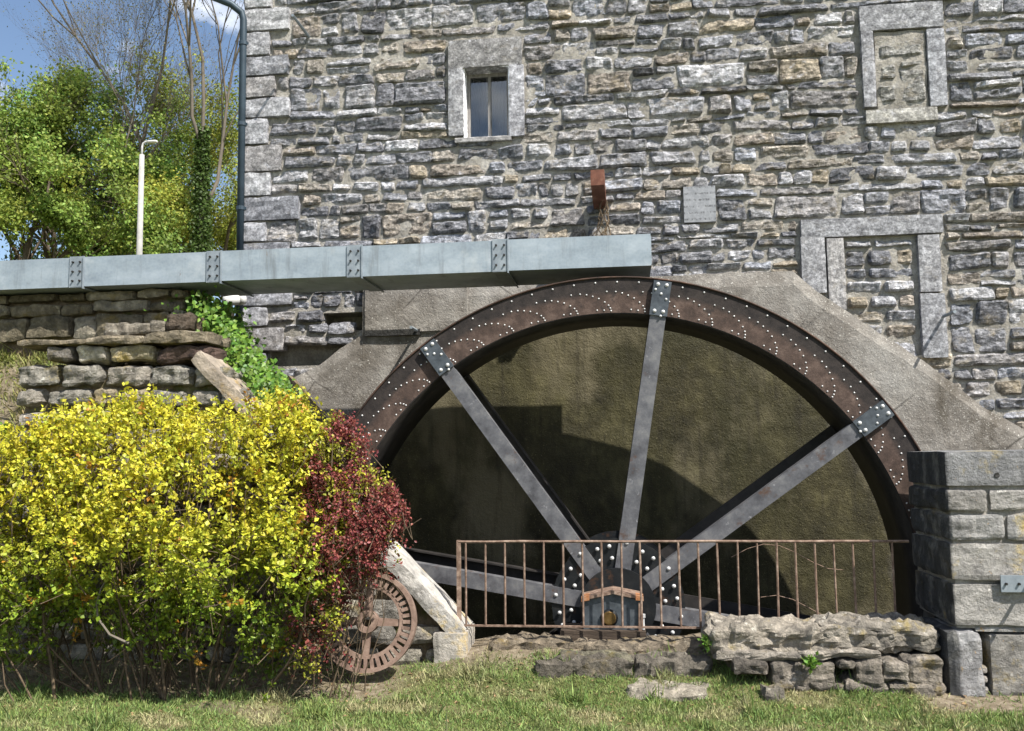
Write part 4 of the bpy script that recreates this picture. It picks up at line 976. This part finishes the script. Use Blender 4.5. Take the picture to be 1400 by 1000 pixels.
shrub('yellow_shrub', 'broad golden yellow leafy shrub in front of the rubble wing wall', yl, (q.x, -1.25, .03), 3300, 20, (.022,.058), (.008,.019), col_yellow, 60, 3, twig_len=.21, thin=lambda p_: smooth(.2, 1.2, p_[2])*.72+.28, stem_r=.013)
def col_red(P, st, ti):
    n = len(P); a_ = np.array([.16,.03,.032]); b_ = np.array([.32,.10,.08]); k_ = st.rand(n)[:,None]; c = a_*(1-k_)+b_*k_
    z = P[:,2]; gx = np.array([N1(p[0]*4.5+3, p[1]*4, p[2]*4.5) for p in P[::15]]); gx = np.repeat(gx, 15)[:n]
    yy = (gx > .24)[:,None]; c = np.where(yy, np.array([.36,.36,.04])*(.8+.4*k_), c); br_ = ((z < .75)&(gx <= .33))[:,None]; c = np.where(br_ & (k_ > .6), np.array([.14,.10,.05]), c); return c
rl_ = [lob(468,630,-1.25,.20,.24,.34), lob(498,685,-1.3,.25,.26,.30), lob(518,705,-1.25,.22,.22,.24), lob(475,735,-1.4,.27,.26,.28), lob(500,755,-1.35,.18,.2,.18), lob(445,790,-1.4,.24,.25,.32), lob(430,860,-1.4,.22,.2,.28), lob(455,590,-1.15,.10,.14,.16), lob(450,680,-1.35,.22,.2,.3)]
q = at(412, 925, -1.3)
shrub('dark_red_shrub', 'dark red-leaved shrub with a few lime shoots against the wheel rim', rl_, (q.x, -1.3, .03), 1250, 15, (.022,.038), (.007,.011), col_red, 12, 5, thin=lambda p_: smooth(-.1, 1.0, p_[2])*.9+.1, stem_r=.006)
# bare bent shoot
m_ = MB(); pts = [at(px, py, -1.75) for px, py in ((176,880),(150,868),(134,846),(132,825),(138,805),(146,792))]; m_.tube(pts, [.008,.008,.007,.006,.005,.003], 6)
tag(m_.build('bent_dry_shoot', M_PALEBARK), 'pale bare shoot bent in a hook below the yellow shrub', 'twig')

# ivy over the bank
iv_root = thing('ivy', at(330, 480, .2), 'bright green ivy tumbling down the slope beside the mill corner', 'ivy')
spine = [(262,425,.55),(285,428,.45),(300,440,.3),(315,460,.2),(332,485,.1),(350,508,-.05),(368,528,-.15),(382,540,-.2)]
n = 4200; ti = rs.randint(0, len(spine)-1, n); u = rs.rand(n); P = []
for i in range(n):
    a, b = spine[ti[i]], spine[ti[i]+1]; px = a[0]+(b[0]-a[0])*u[i]; py = a[1]+(b[1]-a[1])*u[i]; yy = a[2]+(b[2]-a[2])*u[i]
    q = at(px, py, yy); w_ = .16*(1-.5*(ti[i]+u[i])/7); P.append((q.x+rs.normal()*w_*.55, yy+rs.normal()*.16, q.z+rs.normal()*w_*.55))
P = np.array(P); D = unit(n)*.6+np.array([.2,-.35,-.5]); Nn = unit(n)*.6+np.array([.35,-.7,.6])
k_ = rs.rand(n)[:,None]; col = np.array([.06,.14,.02])*(1-k_)+np.array([.20,.33,.05])*k_
leaf_mesh('foliage', P, D, Nn, rs.uniform(.03,.06,n), rs.uniform(.014,.028,n), col, M_LEAF, iv_root)
m_ = MB()
for s in range(6): m_.tube([at(a[0]+rnd.uniform(-12,12), a[1]+rnd.uniform(-8,14), a[2]) for a in spine], .007, 4)
m_.build('stems', M_STEM, iv_root)
# a few weeds
for (px, py, y, nn, lb) in ((966,880,-.9,26,'tiny green weed at the left end of the low wall'), (1108,908,-1.12,30,'small weed growing from the front of the low wall'), (8,590,-.4,60,'dark green weed at the left end of the wing wall')):
    q = at(px, py, y); P = np.array(q)+rs.normal(size=(nn*3,3))*np.array([.016,.015,.02]); o = leaf_mesh('weed', P, unit(nn*3)+np.array([0,-.2,.8]), unit(nn*3)+np.array([0,-.4,.6]), rs.uniform(.025,.05,nn*3), rs.uniform(.008,.014,nn*3), np.tile(np.array([.13,.24,.035]), (nn*3,1))*rs.uniform(.7,1.3,(nn*3,1)), M_LEAF)
    tag(o, lb, 'weed', 'weeds in the masonry')

# ------------------------------------------------------------------ grass
def grass(n, x0, x1, y0, y1, hgt, mask, seed):
    st = np.random.RandomState(seed); P = []; C_ = []; H = []
    X = st.uniform(x0, x1, n); Y = st.uniform(y0, y1, n); R0 = st.rand(n)
    for i in range(n):
        x, y = X[i], Y[i]; d = mask(x, y)
        if R0[i] > d: continue
        P.append((x, y, gz(x, y)-.004)); nz = N1(x*2.3+4, y*2.9, 1); nz2 = N1(x*9, y*9, 7); dry = smooth(.0, .45, nz+.3*nz2)*.7+(.25 if st.rand() < .16 else 0)
        c = np.array([.19,.265,.075])*(1-dry)+np.array([.44,.385,.22])*dry; C_.append(c*st.uniform(.75,1.3)); H.append(hgt*(1+.6*nz2)*st.uniform(.5,1.25)*(2.0 if st.rand() > .96 else 1)*(1+1.2*smooth(.25,.5,N1(x*3.3+9,y*3.3)+.25*smooth(-1.15,-.9,y))))
    P = np.array(P); n = len(P); D = st.normal(size=(n,3))*.55+np.array([0,0,.8]); D[:,2] = np.abs(D[:,2]); Nn = st.normal(size=(n,3)); H = np.array(H)
    return P, D, Nn, H, np.array(C_)
def lawn_mask(x, y):
    if PIT[2]-.35 < y and -2.9 < x < 2.9: return 0
    e = earthiness(x, y); return max(.0, 1-e*1.05)*(.55+.45*smooth(-.3, .2, N1(x*3, y*3)))+.05
P, D, Nn, H, C_ = grass(150000, -4.9, 2.9, -2.6, -.62, .034, lawn_mask, 11)
tag(leaf_mesh('lawn_grass', P, D, Nn, H, np.full(len(P), .0032), C_, M_GRASS, None, .1), 'short patchy green lawn grass with dry blades', 'grass', kind='stuff')
P2 = grass(60000, -7.5, 3.4, -5.2, -2.6, .036, lawn_mask, 14)
tag(leaf_mesh('foreground_grass', P2[0], P2[1], P2[2], P2[3], np.full(len(P2[0]), .0036), P2[4], M_GRASS, None, .1), 'mown lawn grass running on towards the viewer', 'grass', kind='stuff')
P2 = grass(26000, -8, -4.9, -2.6, -.7, .036, lambda x, y: .9, 15)
tag(leaf_mesh('side_grass', P2[0], P2[1], P2[2], P2[3], np.full(len(P2[0]), .0036), P2[4], M_GRASS, None, .1), 'lawn grass at the foot of the bank beyond the yellow shrub', 'grass', kind='stuff')
P, D, Nn, H, C_ = grass(30000, -9, -4.45, -.7, .6, .06, lambda x, y: 1, 12)
C_ = C_*.5+np.array([.30,.27,.07])*.5
tag(leaf_mesh('bank_grass', P, D, Nn, H, np.full(len(P), .006), C_, M_GRASS, None, .1), 'sunlit yellowish grass on the bank left of the wing wall', 'grass', kind='stuff')
n = 900; X = rs.uniform(-4.4, 2.2, n); Y = rs.uniform(-1.9, -.7, n); P = np.array([(x, y, gz(x, y)+.008) for x, y in zip(X, Y)]); D = unit(n); D[:,2] *= .2; Nn = unit(n)*.4+np.array([0,0,1])
tag(leaf_mesh('fallen_leaves', P, D, Nn, rs.uniform(.02,.045,n), rs.uniform(.006,.014,n), np.array([.27,.19,.10])*rs.uniform(.5,1.6,(n,1)), M_LEAF), 'dry brown fallen leaves scattered over earth and lawn edge', 'leaves', kind='stuff')

# ------------------------------------------------------------------ trees and lamp behind
def grow(b, p_, d, ln, r, depth, st, tips, spread, up, n=5, kids=(2,4), shrink=.68, gn=5):
    pts = [Vector(p_)]; dd = Vector(d); seg = 4
    for i in range(seg):
        dd = (dd+Vector((st.normal(), st.normal(), st.normal()))*.13+Vector((0,0,up))).normalized(); pts.append(pts[-1]+dd*ln/seg)
    b.tube(pts, [r*(1-.45*i/seg) for i in range(seg+1)], max(3, gn), cap=False)
    if depth == 0: tips.append((pts[-1], dd)); return
    if depth <= 2: tips.append((pts[2], dd))
    for k_ in range(st.randint(*kids)):
        t = st.randint(2, seg+1); a_ = Vector((st.normal(), st.normal(), st.normal())); a_ = (a_-dd*a_.dot(dd)).normalized()
        grow(b, pts[t], (dd+a_*spread*st.uniform(.6,1.3)).normalized(), ln*shrink*st.uniform(.75,1.15), r*.52*st.uniform(.8,1.1), depth-1, st, tips, spread, up, n, kids, shrink, gn-1)
    grow(b, pts[-1], dd, ln*shrink, r*.55, depth-1, st, tips, spread, up, n, kids, shrink, gn-1)
def tree(label, px, Y, zb, hgt, r, seed, depth=5, leaves=(0,0), lsize=.14, lspread=.35, col=(.07,.12,.02), spread=.65, up=.06, first=.34, mat=M_BARK, lean=0, kids=(2,4), trunk=None, shrink=.68, gap=-9):
    st = np.random.RandomState(seed); x = at(px, 350, Y).x; base = Vector((x, Y, zb)); root = thing('tree', base, label, 'tree', 'trees behind the trough')
    b = MB(); tips = []; L1 = hgt*first
    pts = [base+Vector((lean*t*t*hgt*first+.05*st.normal()*t, 0, L1*t)) for t in (0,.25,.5,.75,1)]; b.tube(pts, [r*(1.15-.35*t) for t in (0,.25,.5,.75,1)], 8, cap=False)
    d0 = (pts[-1]-pts[-2]).normalized()
    for k_ in range(3+st.randint(0,2)):
        a_ = Vector((st.normal(), st.normal()*.8, 0)).normalized(); grow(b, pts[2+st.randint(0,3)] if k_ else pts[-1], (d0+a_*spread*st.uniform(.3,1.0)).normalized(), hgt*.26*st.uniform(.8,1.15), r*.55, depth-1, st, tips, spread, up, 5, kids, shrink)
    b.build('trunk', mat, root, True)
    if leaves[0]:
        T = np.array([t[0] for t in tips]); keep = np.array([mnoise.noise(Vector(t)*.55+Vector((seed,0,0))) > gap for t in T]); T = T[keep]; m = len(T); per = max(1, int(leaves[0]/m)); n = m*per
        ti = np.repeat(np.arange(m), per); P = T[ti]+st.normal(size=(n,3))*lspread*np.array([1,1,.8]); tw = st.uniform(.6,1.35,m)[ti][:,None]; hue = st.normal(size=(m,1))[ti]*.14
        C_ = np.array(col)*tw*(1+hue*np.array([.9,.2,0])); C_ = np.clip(C_, .004, 1)
        leaf_mesh('crown', P, st.normal(size=(n,3))+np.array([0,0,-.2]), st.normal(size=(n,3))*.7+np.array([.3,-.3,.7]), st.uniform(.7,1.3,n)*lsize, st.uniform(.7,1.3,n)*lsize*.38, C_, M_TREE, root)
    return root
G = 2.8
tree('bushy green broadleaf tree at the far left above the trough', 15, 24, G, 15.6, .24, 21, 6, (60000,0), .14, .24, (.23,.32,.065), .75, .02, .30, gap=.0)
tree('bright green broadleaf tree with rounded top left of the lamp post', 85, 27, G, 17.0, .26, 22, 6, (62000,0), .14, .24, (.26,.34,.065), .7, .03, .30, gap=.0)
tree('dark dense evergreen tree behind the lamp post', 150, 34, G, 14.0, .25, 23, 6, (34000,0), .15, .26, (.05,.085,.025), .6, .03, .25, gap=-.1)
tree('yellow-green young tree between lamp post and mill corner', 235, 30, G, 16.0, .2, 24, 6, (30000,0), .13, .28, (.32,.36,.06), .65, .03, .30, gap=.02)
tree('leafy green tree rising next to the mill corner downpipe', 318, 32, G, 16.2, .22, 25, 6, (26000,0), .13, .28, (.29,.33,.06), .6, .03, .30, gap=.02)
tree('tall bare tree with fine twigs behind the lamp post', 190, 26, G, 22.5, .125, 31, 6, (3200,0), .07, .3, (.20,.19,.08), .46, .07, .50, M_PALEBARK, kids=(3,5), shrink=.68)
t2 = tree('tall bare forked tree with ivy-clad trunk near the mill corner', 274, 25, G, 23.0, .15, 33, 6, (3000,0), .07, .3, (.20,.19,.08), .44, .08, .46, M_PALEBARK, kids=(3,5), shrink=.68)
n = 9000; hh = rs.rand(n)**.85*11.4; an = rs.rand(n)*6.283; rr_ = .16+rs.rand(n)**1.5*np.array([.62+.5*N1(h_*.9, math.cos(a_)*1.2, math.sin(a_)*1.2) for h_, a_ in zip(hh, an)])*(1-hh/13); P = np.stack([t2.location.x+rr_*np.cos(an), t2.location.y+rr_*np.sin(an), G+hh], 1)
leaf_mesh('ivy_cover', P, unit(n)+np.array([0,0,-.4]), unit(n)+np.array([.3,-.4,.4]), rs.uniform(.09,.16,n), rs.uniform(.04,.06,n), np.array([.07,.115,.025])*rs.uniform(.6,1.5,(n,1)), M_TREE, t2)
# far hedge of foliage closing the gaps low down
for i, (px, Y, h, lb, c) in enumerate(((60,44,7.0,'low dark thicket tree far behind the left trees',(.06,.10,.025)), (225,46,8.0,'far mid green tree seen through the bare branches',(.10,.15,.03)), (300,44,8.5,'far olive green tree low beside the mill corner',(.09,.13,.03)))):
    tree(lb, px, Y, G, h, .2, 51+i, 4, (12000,0), .2, .55, c, .7, .02, .15, gap=-.25, kids=(3,5))
# street lamp
LY = 21; lt = at(194, 212, LY); lamp = thing('street_lamp', (lt.x, LY, G), 'pale concrete street lamp post standing among the trees', 'street lamp')
m_ = MB(); m_.tube([(lt.x, LY, G-.2), (lt.x, LY, (G+lt.z)/2), (lt.x, LY, lt.z)], [.125,.105,.085], 10); m_.build('post', M_POLE, lamp, True)
m_ = MB(); m_.tube([(lt.x, LY, lt.z-.1), (lt.x, LY, lt.z+.28), (lt.x+.04, LY, lt.z+.40), (lt.x+.14, LY, lt.z+.45), (lt.x+.2, LY, lt.z+.45)], .035, 8); m_.build('arm', M_PVC, lamp, True)
m_ = MB(); m_.rock((lt.x+.36, LY, lt.z+.44), (.36,.16,.09), (5,3,3), .04, .0, 5, 0); m_.build('lamp_head', M_PVC, lamp, True)
